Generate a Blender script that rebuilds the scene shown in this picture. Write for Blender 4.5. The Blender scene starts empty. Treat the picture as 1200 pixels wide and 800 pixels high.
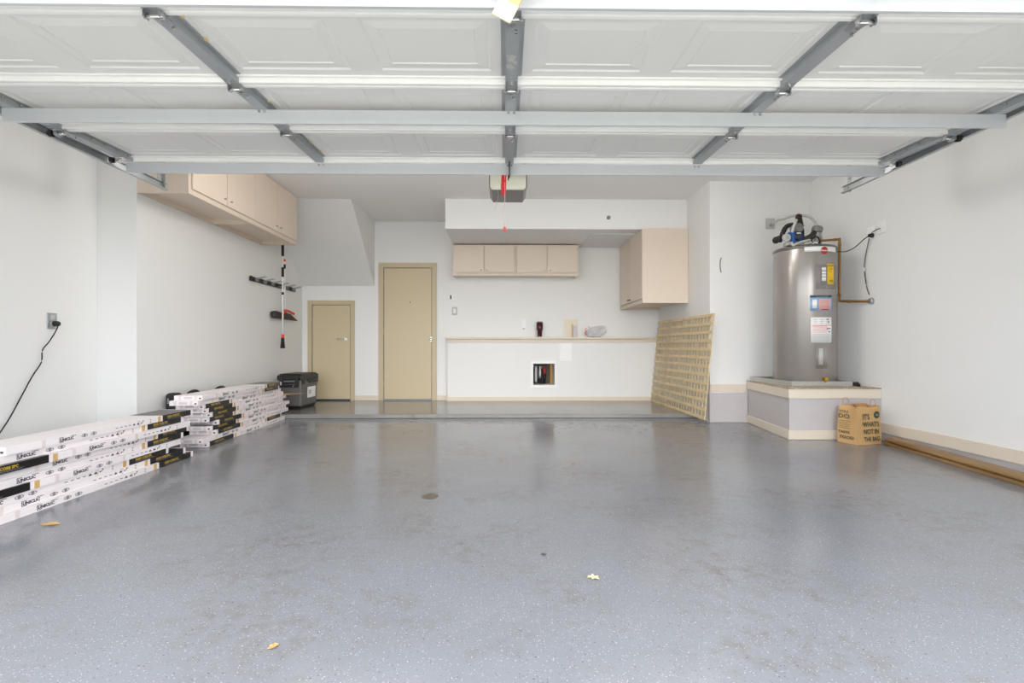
import bpy, bmesh, math, random
from mathutils import Vector, Matrix, Euler
random.seed(4)
R = math.radians
SC = bpy.context.scene
COL = SC.collection

# ------------------------------------------------------------------ camera
cd = bpy.data.cameras.new('camera')
cd.sensor_width = 36.0
cd.lens = 17.7
cd.shift_y = 5.5 / 1200
cd.clip_start = 0.05
cam = bpy.data.objects.new('camera', cd)
COL.objects.link(cam)
cam.location = (0, 0, 0.88)
cam.rotation_euler = (R(90), 0, -math.atan(8 / 590))
SC.camera = cam

# ------------------------------------------------------------------ world, sun, exposure
w = bpy.data.worlds.new('overcast_sky')
SC.world = w
w.use_nodes = True
bg = w.node_tree.nodes['Background']
bg.inputs['Color'].default_value = (0.91, 0.95, 1.0, 1)
bg.inputs['Strength'].default_value = 5.2
sd = bpy.data.lights.new('hazy_sun', 'SUN')
sd.energy = 1.4
sd.angle = R(40)
sd.color = (1.0, 0.965, 0.92)
sun = bpy.data.objects.new('hazy_sun', sd)
COL.objects.link(sun)
sun.rotation_euler = (R(84), 0, R(4))      # low hazy sun behind the camera, shining into the garage
SC.view_settings.view_transform = 'Standard'
SC.view_settings.look = 'None'
SC.view_settings.gamma = 1.0
SC.view_settings.use_curve_mapping = False
SC.view_settings.exposure = 0.0
FILL_LAMP = 33.0                                # watts of each added fill lamp, unseen behind the raised door

# ------------------------------------------------------------------ helpers
def srgb(r, g, b):
    f = lambda c: ((c / 255) / 12.92 if c / 255 <= 0.04045 else (((c / 255) + 0.055) / 1.055) ** 2.4)
    return (f(r), f(g), f(b), 1)

def mat(name, col, rough=0.6, metal=0.0, noise=0.04, nscale=6.0, bump=0.0, bscale=200.0, spec=0.5, trans=0.0, alpha=1.0, rnoise=0.0):
    m = bpy.data.materials.new(name)
    m.use_nodes = True
    nt = m.node_tree
    b = nt.nodes['Principled BSDF']
    b.inputs['Roughness'].default_value = rough
    b.inputs['Metallic'].default_value = metal
    b.inputs['Specular IOR Level'].default_value = spec
    b.inputs['Transmission Weight'].default_value = trans
    b.inputs['Alpha'].default_value = alpha
    tc = nt.nodes.new('ShaderNodeTexCoord')
    n = nt.nodes.new('ShaderNodeTexNoise')
    n.inputs['Scale'].default_value = nscale
    n.inputs['Detail'].default_value = 4
    nt.links.new(tc.outputs['Object'], n.inputs['Vector'])
    mx = nt.nodes.new('ShaderNodeMix'); mx.data_type = 'RGBA'
    mx.inputs['A'].default_value = tuple(c * (1 - noise) for c in col[:3]) + (1,)
    mx.inputs['B'].default_value = tuple(min(1, c * (1 + noise)) for c in col[:3]) + (1,)
    nt.links.new(n.outputs['Fac'], mx.inputs['Factor'])
    nt.links.new(mx.outputs['Result'], b.inputs['Base Color'])
    if rnoise:
        mr = nt.nodes.new('ShaderNodeMapRange')
        mr.inputs['To Min'].default_value = rough - rnoise
        mr.inputs['To Max'].default_value = rough + rnoise
        nt.links.new(n.outputs['Fac'], mr.inputs['Value'])
        nt.links.new(mr.outputs['Result'], b.inputs['Roughness'])
    if bump:
        n2 = nt.nodes.new('ShaderNodeTexNoise')
        n2.inputs['Scale'].default_value = bscale
        n2.inputs['Detail'].default_value = 3
        nt.links.new(tc.outputs['Object'], n2.inputs['Vector'])
        bp = nt.nodes.new('ShaderNodeBump')
        bp.inputs['Strength'].default_value = bump
        bp.inputs['Distance'].default_value = 0.002
        nt.links.new(n2.outputs['Fac'], bp.inputs['Height'])
        nt.links.new(bp.outputs['Normal'], b.inputs['Normal'])
    return m

def wood(name, c1, c2, scale=(60, 3, 3), rough=0.6):
    m = mat(name, c1, rough)
    nt = m.node_tree
    b = nt.nodes['Principled BSDF']
    tc = nt.nodes.new('ShaderNodeTexCoord'); mp = nt.nodes.new('ShaderNodeMapping')
    mp.inputs['Scale'].default_value = scale
    n = nt.nodes.new('ShaderNodeTexNoise'); n.inputs['Scale'].default_value = 1.0; n.inputs['Detail'].default_value = 6
    cr = nt.nodes.new('ShaderNodeValToRGB')
    cr.color_ramp.elements[0].position = .3; cr.color_ramp.elements[0].color = c2
    cr.color_ramp.elements[1].position = .65; cr.color_ramp.elements[1].color = c1
    nt.links.new(tc.outputs['Object'], mp.inputs['Vector']); nt.links.new(mp.outputs['Vector'], n.inputs['Vector'])
    nt.links.new(n.outputs['Fac'], cr.inputs['Fac']); nt.links.new(cr.outputs['Color'], b.inputs['Base Color'])
    return m

M = {}
M['wall'] = mat('wall_paint', (0.82, 0.815, 0.805, 1), .55, noise=.012, bump=.08, bscale=120)
M['ceil'] = mat('ceiling_paint', (0.90, 0.89, 0.88, 1), .8, noise=.012, bump=.1, bscale=90)
M['slope'] = mat('ceiling_slope_paint', (0.62, 0.61, 0.60, 1), .8, noise=.012)
M['trim'] = mat('trim_paint', srgb(222, 210, 193), .45, noise=.02)
M['cab'] = mat('cabinet_laminate', srgb(226, 210, 194), .42, noise=.015)
M['cabin'] = mat('cabinet_underside', srgb(205, 192, 178), .6, noise=.03)
M['door'] = mat('door_paint', srgb(203, 187, 155), .42, noise=.015)
M['casing'] = mat('casing_paint', srgb(196, 180, 150), .42, noise=.015)
M['curb'] = mat('curb_paint', srgb(194, 188, 188), .6, noise=.05, nscale=15, bump=.3, bscale=60)
M['doorpanel'] = mat('garage_door_paint', (0.80, 0.79, 0.765, 1), .45, noise=.02, nscale=3)
M['ridge'] = mat('ridge_paint', (0.93, 0.92, 0.89, 1), .4, noise=.03, nscale=8)
M['galv'] = mat('galvanised_steel', srgb(176, 180, 184), .38, metal=.75, noise=.07, nscale=20, rnoise=.08)
M['stilem'] = mat('stile_steel', srgb(172, 175, 178), .45, metal=.35, noise=.08, nscale=14, rnoise=.08)
M['strutm'] = mat('strut_steel', srgb(212, 214, 217), .4, metal=.3, noise=.03, nscale=10)
M['chrome'] = mat('bright_steel', srgb(215, 213, 210), .2, metal=1, noise=.04)
M['darkmetal'] = mat('dark_metal', srgb(70, 70, 70), .45, metal=.6)
M['black'] = mat('black_plastic', srgb(26, 26, 28), .45, noise=.1)
M['rubber'] = mat('black_rubber', srgb(34, 33, 33), .7, noise=.1)
M['white'] = mat('white_plastic', srgb(240, 240, 238), .35, noise=.01)
M['carton'] = mat('white_carton', srgb(236, 228, 229), .5, noise=.03, nscale=9)
M['cartontop'] = M['carton']
M['tapepink'] = mat('clear_tape', srgb(222, 209, 206), .35, noise=.03)
M['band'] = mat('black_print', srgb(16, 15, 14), .3, noise=.2)
M['gold'] = mat('gold_print', srgb(205, 170, 105), .5)
M['goldtext'] = mat('gold_lettering', srgb(208, 172, 60), .5)
M['ink'] = mat('dark_ink', srgb(60, 60, 66), .6)
M['greyink'] = mat('grey_ink', srgb(130, 128, 132), .6)
M['palegrey'] = mat('pale_grey_print', srgb(205, 200, 202), .6)
M['redink'] = mat('red_ink', srgb(190, 45, 45), .5)
M['greenink'] = mat('green_ink', srgb(34, 68, 52), .6)
M['kraft'] = mat('kraft_paper', srgb(198, 158, 106), .75, noise=.06, nscale=12, bump=.4, bscale=40)
M['kraftin'] = mat('kraft_inside', srgb(186, 146, 96), .8, noise=.05)
M['copper'] = mat('aged_copper', srgb(150, 110, 58), .45, metal=.6, noise=.2, nscale=25)
M['brass'] = mat('brass', srgb(205, 160, 70), .3, metal=1)
M['tank'] = mat('tank_grey_enamel', srgb(158, 152, 147), .26, metal=.35, noise=.02)
M['tankdark'] = mat('tank_cap_grey', srgb(108, 104, 101), .4, metal=.3)
M['pan'] = mat('drain_pan_metal', srgb(190, 190, 184), .4, metal=.6, noise=.12, nscale=18, rnoise=.1)
M['yellow'] = mat('yellow_label', srgb(242, 197, 20), .5, noise=.01)
M['blue'] = mat('blue_tool_plastic', srgb(20, 84, 150), .35)
M['bluelab'] = mat('blue_label', srgb(140, 175, 212), .45, noise=.02)
M['navy'] = mat('navy_print', srgb(52, 62, 84), .5)
M['pink'] = mat('pink_print', srgb(228, 176, 168), .5)
M['greyplastic'] = mat('grey_plastic', srgb(132, 132, 130), .45)
M['lightgrey'] = mat('light_grey_plastic', srgb(188, 186, 182), .45)
M['red'] = mat('red_fabric', srgb(214, 36, 40), .55)
M['orange'] = mat('orange_red_plastic', srgb(232, 70, 45), .4)
M['lens'] = mat('lamp_lens', srgb(232, 230, 214), .35, noise=.02)
M['openergrey'] = mat('opener_grey', srgb(118, 112, 110), .4)
M['brown'] = wood('brown_stained_board', srgb(150, 116, 72), srgb(112, 82, 46), (2, 14, 14), .4)
M['lattice'] = wood('lattice_softwood', srgb(232, 212, 172), srgb(210, 184, 138), (6, 6, 6), .65)
M['osb'] = wood('weathered_board_top', srgb(196, 180, 158), srgb(140, 122, 98), (30, 30, 30), .8)
M['stud'] = wood('wall_stud', srgb(214, 166, 96), srgb(182, 132, 66), (40, 40, 3), .7)
M['coolergrey'] = mat('cooler_grey', srgb(98, 96, 95), .5, noise=.04)
M['maroon'] = mat('maroon_enamel', srgb(66, 18, 24), .25)
M['beigepl'] = mat('beige_plastic', srgb(226, 216, 196), .45)
M['cardboard'] = mat('cardboard', srgb(196, 154, 96), .8, noise=.05)
M['leafdry'] = mat('dry_leaf', srgb(196, 156, 96), .7, noise=.2, nscale=40)
M['leafyellow'] = mat('yellow_leaf', srgb(222, 206, 160), .7, noise=.15, nscale=40)
M['darkpatch'] = mat('dark_spill', srgb(92, 84, 78), .35, noise=.3, nscale=60)
M['redhanger'] = mat('red_cloth', srgb(190, 70, 66), .8)
M['concrete'] = mat('driveway_concrete', srgb(196, 193, 186), .85, noise=.06, nscale=3, bump=.3, bscale=80)
M['lawn'] = mat('grass_green', srgb(98, 112, 70), .9, noise=.2, nscale=6)
M['cream'] = mat('cream_tag_wood', srgb(238, 222, 186), .6, noise=.05)
M['tan'] = mat('tan_wood', srgb(214, 176, 124), .6, noise=.1)
M['string'] = mat('pale_cord', srgb(214, 190, 184), .7)
M['glue'] = mat('amber_glue', srgb(226, 192, 124), .4)

M['fillglow'] = mat('fill_glow', (1, .97, .92, 1), .4)  # glowing tubes of the added fill lamps
_b = M['fillglow'].node_tree.nodes['Principled BSDF']; _b.inputs['Emission Color'].default_value = (1, .97, .92, 1); _b.inputs['Emission Strength'].default_value = 6
# clear plastic film
def film():
    m = bpy.data.materials.new('clear_plastic_film'); m.use_nodes = True
    nt = m.node_tree; b = nt.nodes['Principled BSDF']
    b.inputs['Base Color'].default_value = (.93, .92, .93, 1); b.inputs['Roughness'].default_value = .18
    b.inputs['Alpha'].default_value = .38
    n = nt.nodes.new('ShaderNodeTexNoise'); n.inputs['Scale'].default_value = 35
    bp = nt.nodes.new('ShaderNodeBump'); bp.inputs['Distance'].default_value = .01
    nt.links.new(n.outputs['Fac'], bp.inputs['Height']); nt.links.new(bp.outputs['Normal'], b.inputs['Normal'])
    return m
M['film'] = film()

# epoxy floor with scattered paint flakes, scuffs and stains of its own
def epoxy(name, base, stain=1.0):
    m = bpy.data.materials.new(name); m.use_nodes = True
    nt = m.node_tree; b = nt.nodes['Principled BSDF']; L = nt.links.new
    tc = nt.nodes.new('ShaderNodeTexCoord')
    def noise(scale, detail=4, rough=.5, vec=None):
        n = nt.nodes.new('ShaderNodeTexNoise'); n.inputs['Scale'].default_value = scale
        n.inputs['Detail'].default_value = detail; n.inputs['Roughness'].default_value = rough
        L(vec or tc.outputs['Object'], n.inputs['Vector']); return n
    def ramp(src, p0, p1, c0=(0, 0, 0, 1), c1=(1, 1, 1, 1)):
        r = nt.nodes.new('ShaderNodeValToRGB'); e = r.color_ramp.elements
        e[0].position = p0; e[0].color = c0; e[1].position = p1; e[1].color = c1
        L(src, r.inputs['Fac']); return r.outputs['Color']
    def mix(fac, a, bcol, mode='MIX'):
        x = nt.nodes.new('ShaderNodeMix'); x.data_type = 'RGBA'; x.blend_type = mode
        if isinstance(fac, float): x.inputs['Factor'].default_value = fac
        else: L(fac, x.inputs['Factor'])
        if isinstance(a, tuple): x.inputs['A'].default_value = a
        else: L(a, x.inputs['A'])
        if isinstance(bcol, tuple): x.inputs['B'].default_value = bcol
        else: L(bcol, x.inputs['B'])
        return x.outputs['Result']
    big = noise(.7, 5, .6)
    col = mix(ramp(big.outputs['Fac'], .3, .7), tuple(c * .90 for c in base[:3]) + (1,), tuple(c * 1.08 for c in base[:3]) + (1,))
    # brownish dirt in patches
    d1 = noise(1.6, 6, .7); d2 = noise(14, 6, .75)
    mul = nt.nodes.new('ShaderNodeMath'); mul.operation = 'MULTIPLY'
    L(ramp(d1.outputs['Fac'], .46, .66), mul.inputs[0]); L(ramp(d2.outputs['Fac'], .44, .62), mul.inputs[1])
    sc = nt.nodes.new('ShaderNodeMath'); sc.operation = 'MULTIPLY'; sc.inputs[1].default_value = .62 * stain
    L(mul.outputs[0], sc.inputs[0])
    col = mix(sc.outputs[0], col, srgb(104, 94, 80))
    # flakes
    for scale, thr, fc, seed in ((100, .08, (.49, .50, .51, 1), 0.0), (85, .085, (.07, .075, .085, 1), 7.3), (170, .13, (.42, .43, .45, 1), 3.1), (160, .12, (.12, .12, .12, 1), 11.7)):
        mp = nt.nodes.new('ShaderNodeMapping'); mp.inputs['Location'].default_value = (seed, seed * 1.7, 0)
        L(tc.outputs['Object'], mp.inputs['Vector'])
        v = nt.nodes.new('ShaderNodeTexVoronoi'); v.inputs['Scale'].default_value = scale; v.inputs['Randomness'].default_value = 1
        L(mp.outputs['Vector'], v.inputs['Vector'])
        sep = nt.nodes.new('ShaderNodeSeparateColor'); L(v.outputs['Color'], sep.inputs['Color'])
        lt = nt.nodes.new('ShaderNodeMath'); lt.operation = 'LESS_THAN'; L(v.outputs['Distance'], lt.inputs[0])
        sz = nt.nodes.new('ShaderNodeMath'); sz.operation = 'MULTIPLY'; sz.inputs[1].default_value = thr * 2.4; L(sep.outputs['Green'], sz.inputs[0])
        L(sz.outputs[0], lt.inputs[1])
        pr = nt.nodes.new('ShaderNodeMath'); pr.operation = 'GREATER_THAN'; pr.inputs[1].default_value = .55; L(sep.outputs['Red'], pr.inputs[0])
        an = nt.nodes.new('ShaderNodeMath'); an.operation = 'MULTIPLY'; L(lt.outputs[0], an.inputs[0]); L(pr.outputs[0], an.inputs[1])
        col = mix(an.outputs[0], col, fc)
    # thin scratches
    mp = nt.nodes.new('ShaderNodeMapping'); mp.inputs['Rotation'].default_value = (0, 0, .8); mp.inputs['Scale'].default_value = (1, 14, 1)
    L(tc.outputs['Object'], mp.inputs['Vector'])
    s = noise(2.2, 8, .8, mp.outputs['Vector'])
    f = nt.nodes.new('ShaderNodeMath'); f.operation = 'MULTIPLY'; f.inputs[1].default_value = .12
    L(ramp(s.outputs['Fac'], .70, .74), f.inputs[0])
    col = mix(f.outputs[0], col, (.7, .7, .7, 1))
    L(col, b.inputs['Base Color'])
    mr = nt.nodes.new('ShaderNodeMapRange'); mr.inputs['To Min'].default_value = .09; mr.inputs['To Max'].default_value = .24
    L(d1.outputs['Fac'], mr.inputs['Value']); L(mr.outputs['Result'], b.inputs['Roughness'])
    b.inputs['Specular IOR Level'].default_value = .38
    bp = nt.nodes.new('ShaderNodeBump'); bp.inputs['Strength'].default_value = .035; bp.inputs['Distance'].default_value = .003
    L(noise(9, 5, .6).outputs['Fac'], bp.inputs['Height']); L(bp.outputs['Normal'], b.inputs['Normal'])
    return m
M['floor'] = epoxy('epoxy_floor', (.212, .218, .238, 1))
M['step'] = epoxy('epoxy_step', (.24, .235, .228, 1), 1.2)

class MB:
    def __init__(s): s.bm = bmesh.new()
    def box(s, x0, x1, y0, y1, z0, z1, mtx=None):
        v = [s.bm.verts.new(p) for p in [(x0, y0, z0), (x1, y0, z0), (x1, y1, z0), (x0, y1, z0), (x0, y0, z1), (x1, y0, z1), (x1, y1, z1), (x0, y1, z1)]]
        for f in [(0, 3, 2, 1), (4, 5, 6, 7), (0, 1, 5, 4), (1, 2, 6, 5), (2, 3, 7, 6), (3, 0, 4, 7)]: s.bm.faces.new([v[i] for i in f])
        if mtx: bmesh.ops.transform(s.bm, matrix=mtx, verts=v)
        return s
    def cyl(s, p0, p1, r, r2=None, n=16, caps=True):
        p0, p1 = Vector(p0), Vector(p1); d = (p1 - p0)
        q = d.to_track_quat('Z', 'Y').to_matrix()
        r2 = r if r2 is None else r2
        a = [s.bm.verts.new(p0 + q @ Vector((r * math.cos(i * 2 * math.pi / n), r * math.sin(i * 2 * math.pi / n), 0))) for i in range(n)]
        b = [s.bm.verts.new(p1 + q @ Vector((r2 * math.cos(i * 2 * math.pi / n), r2 * math.sin(i * 2 * math.pi / n), 0))) for i in range(n)]
        for i in range(n):
            f = s.bm.faces.new([a[i], a[(i + 1) % n], b[(i + 1) % n], b[i]]); f.smooth = n > 6
        if caps: s.bm.faces.new(a[::-1]); s.bm.faces.new(b)
        return s
    def tube(s, pts, r, n=8, sub=4):
        pts = smooth(pts, sub) if sub > 1 else [Vector(p) for p in pts]
        rings = []
        for i, p in enumerate(pts):
            t = (pts[min(i + 1, len(pts) - 1)] - pts[max(i - 1, 0)]).normalized()
            up = Vector((0, 0, 1)) if abs(t.z) < .95 else Vector((0, 1, 0))
            a = t.cross(up).normalized(); b = t.cross(a).normalized()
            rr = r(i / (len(pts) - 1)) if callable(r) else r
            rings.append([s.bm.verts.new(p + rr * (math.cos(k * 2 * math.pi / n) * a + math.sin(k * 2 * math.pi / n) * b)) for k in range(n)])
        for i in range(len(rings) - 1):
            for k in range(n):
                f = s.bm.faces.new([rings[i][k], rings[i + 1][k], rings[i + 1][(k + 1) % n], rings[i][(k + 1) % n]]); f.smooth = True
        s.bm.faces.new(rings[0][::-1]); s.bm.faces.new(rings[-1])
        return s
    def lathe(s, prof, c=(0, 0, 0), n=32, a0=0, a1=360):
        full = abs(a1 - a0 - 360) < 1e-3
        m = n if full else n + 1
        cols = []
        for i in range(m):
            a = R(a0 + (a1 - a0) * i / n)
            cols.append([s.bm.verts.new((c[0] + r * math.cos(a), c[1] + r * math.sin(a), c[2] + z)) for r, z in prof])
        for i in range(n):
            A, B = cols[i], cols[(i + 1) % m]
            for k in range(len(prof) - 1):
                try:
                    f = s.bm.faces.new([A[k], B[k], B[k + 1], A[k + 1]]); f.smooth = True
                except ValueError: pass
        bmesh.ops.remove_doubles(s.bm, verts=s.bm.verts, dist=1e-6)
        return s
    def prism(s, poly, z0, z1, mtx=None):
        a = [s.bm.verts.new((x, y, z0)) for x, y in poly]; b = [s.bm.verts.new((x, y, z1)) for x, y in poly]
        n = len(poly)
        s.bm.faces.new(a[::-1]); s.bm.faces.new(b)
        for i in range(n): s.bm.faces.new([a[i], a[(i + 1) % n], b[(i + 1) % n], b[i]])
        if mtx: bmesh.ops.transform(s.bm, matrix=mtx, verts=a + b)
        return s
    def faces(s, verts, fs, smooth_=False):
        v = [s.bm.verts.new(p) for p in verts]
        for f in fs:
            q = s.bm.faces.new([v[i] for i in f]); q.smooth = smooth_
        return s
    def ball(s, c, r, sc=(1, 1, 1), rot=None, seg=14):
        m = Matrix.Translation(c) @ (rot.to_matrix().to_4x4() if rot else Matrix.Identity(4)) @ Matrix.Diagonal((*sc, 1))
        o = bmesh.ops.create_uvsphere(s.bm, u_segments=seg, v_segments=max(6, seg // 2), radius=r, matrix=m)
        for v in o['verts']:
            for f in v.link_faces: f.smooth = True
        return s
    def mesh(s, name, m):
        bmesh.ops.recalc_face_normals(s.bm, faces=s.bm.faces)
        me = bpy.data.meshes.new(name); s.bm.to_mesh(me); s.bm.free()
        me.materials.append(m); return me
    def obj(s, name, m, parent=None, bevel=0, loc=None, rot=None):
        o = bpy.data.objects.new(name, s.mesh(name, m)); COL.objects.link(o)
        if parent: o.parent = parent
        if loc: o.location = loc
        if rot: o.rotation_euler = rot
        if bevel:
            b = o.modifiers.new('edge', 'BEVEL'); b.width = bevel; b.segments = 2; b.limit_method = 'ANGLE'; b.angle_limit = R(35)
        return o

def smooth(pts, sub):
    P = [Vector(p) for p in pts]; out = []
    for i in range(len(P) - 1):
        p0 = P[max(i - 1, 0)]; p1 = P[i]; p2 = P[i + 1]; p3 = P[min(i + 2, len(P) - 1)]
        for k in range(sub):
            t = k / sub
            out.append(.5 * ((2 * p1) + (-p0 + p2) * t + (2 * p0 - 5 * p1 + 4 * p2 - p3) * t * t + (-p0 + 3 * p1 - 3 * p2 + p3) * t ** 3))
    out.append(P[-1]); return out

def tag(o, label, cat, group=None, kind=None):
    o['label'] = label; o['category'] = cat
    if group: o['group'] = group
    if kind: o['kind'] = kind
    return o
def thing(name, label, cat, loc=(0, 0, 0), rotz=0, group=None, kind=None):
    o = bpy.data.objects.new(name, None); o.empty_display_size = .1; COL.objects.link(o)
    o.location = loc; o.rotation_euler = (0, 0, rotz)
    return tag(o, label, cat, group, kind)
def struct(name, mb, m, label, cat, bevel=0):
    return tag(mb.obj(name, m, None, bevel), label, cat, kind='structure')
def link(me, name, parent, loc=(0, 0, 0), rot=(0, 0, 0), scale=(1, 1, 1)):
    o = bpy.data.objects.new(name, me); COL.objects.link(o); o.parent = parent
    o.location = loc; o.rotation_euler = rot; o.scale = scale; return o
_tc = {}
def text_mesh(s, size, m, sx=1.0, bold=0.0, spacing=1.0, align='LEFT'):
    key = (s, size, m.name, sx, bold, spacing, align)
    if key in _tc: return _tc[key]
    c = bpy.data.curves.new('lettering', 'FONT'); c.body = s; c.size = size; c.resolution_u = 2
    c.offset = bold; c.space_character = spacing; c.align_x = align
    o = bpy.data.objects.new('lettering', c); COL.objects.link(o)
    bpy.context.view_layer.update()
    me = bpy.data.meshes.new_from_object(o.evaluated_get(bpy.context.evaluated_depsgraph_get()))
    bpy.data.objects.remove(o)
    me.transform(Matrix.Diagonal((sx, 1, 1, 1)))
    me.materials.clear(); me.materials.append(m); me.name = 'lettering'
    _tc[key] = me; return me

# ------------------------------------------------------------------ structure
ZC = 2.79; XL = -3.10; XLN = -3.43; XR = 3.55; YB = 7.74; YD = 0.95
S = struct
S('floor', MB().box(-3.6, 3.7, YD, 7.9, -.12, 0), M['floor'], 'grey flake-speckled epoxy garage floor', 'floor')
S('floor_step', MB().box(XL, 2.37, 6.15, YB, 0.001, .05), M['step'], 'low grey epoxy-coated step along the back wall', 'step', .006)
S('ceiling', MB().box(-3.6, 3.7, YD, 7.9, ZC, ZC + .12), M['ceil'], 'flat pale ceiling above the raised door', 'ceiling')
hx0, hx1, hz0, hz1 = .426, .75, .292, .615
b = MB()
for a in [(-3.22, hx0, YB, YB + .12, 0, ZC), (hx1, 2.49, YB, YB + .12, 0, ZC), (hx0, hx1, YB, YB + .12, 0, hz0), (hx0, hx1, YB, YB + .12, hz1, ZC)]: b.box(*a)
S('wall_back', b, M['wall'], 'white back wall with two tan doors', 'wall')
b = MB()
for a in [(-.87, hx0, 7.62, YB - .001, .05, .94), (hx1, 2.369, 7.62, YB - .001, .05, .94), (hx0, hx1, 7.62, YB - .001, .05, hz0), (hx0, hx1, 7.62, YB - .001, hz1, .94)]: b.box(*a)
S('wall_half', b, M['wall'], 'waist-high white half wall under the beige ledge', 'wall')
S('wall_left', MB().box(-3.22, XL, 4.28, YB, 0, ZC), M['wall'], 'white left wall behind the stacked cartons and brooms', 'wall')
S('wall_left_front', MB().box(-3.55, XLN, YD, 4.28, 0, ZC).box(-3.55, XL - .001, 4.2801, 4.40, 0, ZC), M['wall'], 'set-back near part of the white left wall with the outlet', 'wall')
S('wall_right', MB().box(XR, XR + .12, YD, 5.92, 0, ZC), M['wall'], 'long white right wall beside the water heater', 'wall')
S('wall_alcove', MB().box(2.37, XR - .001, 5.80, 7.86, .335, ZC).box(2.37, XR - .001, 5.815, 7.86, 0, .335), M['wall'], 'white wall block behind the water heater', 'wall')
S('wall_front', MB().box(-3.55, -2.78, YD, YD + .14, 0, ZC - .001).box(2.84, 3.67, YD, YD + .14, 0, ZC - .001).box(-2.78, 2.84, YD, YD + .14, 2.22, ZC - .001), M['wall'], 'front wall around the open garage door', 'wall')
# sloping stair underside in the back left corner
sm = MB().prism([(6.56, ZC - .001), (7.739, ZC - .001), (7.739, 1.80)], 0, 1.10, Matrix(((0, 0, 1, XL + .001), (1, 0, 0, 0), (0, 1, 0, 0), (0, 0, 0, 1))))
S('ceiling_slope', sm, M['wall'], 'sloping grey stair underside in back left corner', 'ceiling')
sof = S('ceiling_soffit', MB().box(-.775, 2.369, 6.53, YB - .001, 2.40, ZC - .001), M['wall'], 'boxed white soffit above the back wall cabinets', 'ceiling')
hp = MB().prism([(1.14, 7.70), (1.16, 6.78), (1.77, 6.78), (1.77, 7.70)], 2.392, 2.399).obj('access_panel', M['wall']); hp.parent = sof
# curbs, baseboards
S('trim_1', MB().box(2.36, 2.80, 5.775, 5.814, 0, .33), M['curb'], 'grey lavender foundation curb behind the lattice', 'curb', .004)
S('baseboard_alcove', MB().box(2.372, 2.79, 5.785, 5.80, .352, .44), M['trim'], 'raised beige baseboard between lattice and heater platform', 'baseboard', .002)
S('trim_2', MB().box(XR - .004, XR, YD + .15, 4.70, 0, .066), M['curb'], 'low grey curb strip along the right wall', 'curb')
S('baseboard_right', MB().box(XR - .018, XR - .0005, YD + .15, 4.70, .068, .163), M['trim'], 'beige baseboard along the right wall', 'baseboard', .003)
S('baseboard_left', MB().box(XL + .0005, XL + .014, 4.4, 6.14, 0, .09).box(XL + .0005, XL + .014, 6.16, 7.72, .051, .14), M['trim'], 'beige baseboard behind stacked cartons on left wall', 'baseboard', .003)
for i, (n, x0, x1, yy, z1) in enumerate([('baseboard_back', -2.298, -1.937, YB, .125), ('baseboard_back', -1.045, -.875, YB, .125)]):
    S(n, MB().box(x0, x1, yy - .014, yy - .0005, .0505, z1), M['trim'], ['short beige baseboard between the two tan doors', 'short beige baseboard right of the tall tan door'][i], 'baseboard', .003)
S('baseboard_half_wall', MB().box(-.885, 2.366, 7.606, 7.6195, .0505, .115), M['trim'], 'long beige baseboard under the half wall', 'baseboard', .003)
led = S('trim_3', MB().box(-.90, 2.368, 7.565, 7.739, .985, 1.015), M['trim'], 'long beige ledge capping the half wall', 'ledge', .006)
MB().box(-.885, 2.367, 7.60, 7.6195, .938, .985).obj('apron', M['trim'], led, .004)

# pet-door style opening with storage recess behind
op = thing('wall_opening', 'square white-framed opening low in the half wall', 'opening', (.588, 7.62, .2535), 0, kind='structure')
b = MB(); X0, X1, Z0, Z1 = .388 - .588, .776 - .588, .246 - .2535, .654 - .2535
i0, i1, j0, j1 = hx0 - .588, hx1 - .588, hz0 - .2535, hz1 - .2535
for a in [(X0, X1, -.012, 0, Z0, j0), (X0, X1, -.012, 0, j1, Z1), (X0, i0, -.012, 0, j0, j1), (i1, X1, -.012, 0, j0, j1)]: b.box(*a)
b.obj('frame', M['white'], op, .003)
b = MB()
for a in [(i0 - .25, i1 + .2, .75, .77, j0 - .2, j1 + .2), (i0 - .27, i0 - .25, .245, .77, j0 - .2, j1 + .2), (i1 + .2, i1 + .22, .245, .77, j0 - .2, j1 + .2), (i0 - .25, i1 + .2, .245, .77, j1 + .2, j1 + .22), (i0 - .25, i1 + .2, .245, .77, j0 - .22, j0 - .2)]: b.box(*a)
b.obj('recess_box', M['cabin'], op)
MB().box(i1 - .045, i1 - .006, .26, .35, j0 - .2, j1 + .2).obj('stud', M['stud'], op)
g = thing('hanging_clothes', 'dark and white clothes hanging inside the square wall opening', 'clothes', (.588, 8.05, .2535 + .05))
MB().cyl((-.40, 0, .27), (.08, 0, .27), .006, n=8).obj('hanging_rod', M['darkmetal'], g)
random.seed(7)
def cloth(x, wd, z0, z1, m, y=0):
    pts, fs = [], []; n = 9
    for j in range(5):
        for i in range(n):
            pts.append((x + wd * (i / (n - 1) - .5) * (1 - .1 * j), y + .02 * math.sin(i * 1.9 + j * .5), z1 + (z0 - z1) * j / 4 + random.uniform(-.004, .004)))
    for j in range(4):
        for i in range(n - 1): fs.append((j * n + i, j * n + i + 1, (j + 1) * n + i + 1, (j + 1) * n + i))
    o = MB().faces(pts, fs, True).obj('garment', m, g); s_ = o.modifiers.new('t', 'SOLIDIFY'); s_.thickness = .008; return o
for x, wd, z0, z1, m, y in [(-.16, .10, -.14, .25, 'black', .05), (-.05, .09, -.15, .25, 'darkmetal', .06), (.03, .09, -.15, .22, 'black', .05), (-.17, .045, .06, .26, 'white', 0), (-.095, .045, .0, .26, 'white', -.01), (-.03, .04, .07, .26, 'carton', 0), (.035, .05, .12, .24, 'redhanger', -.01), (.04, .05, .02, .14, 'black', -.01), (-.12, .28, -.16, .03, 'rubber', .03)]:
    cloth(x, wd, z0, z1, M[m], y)

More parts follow.
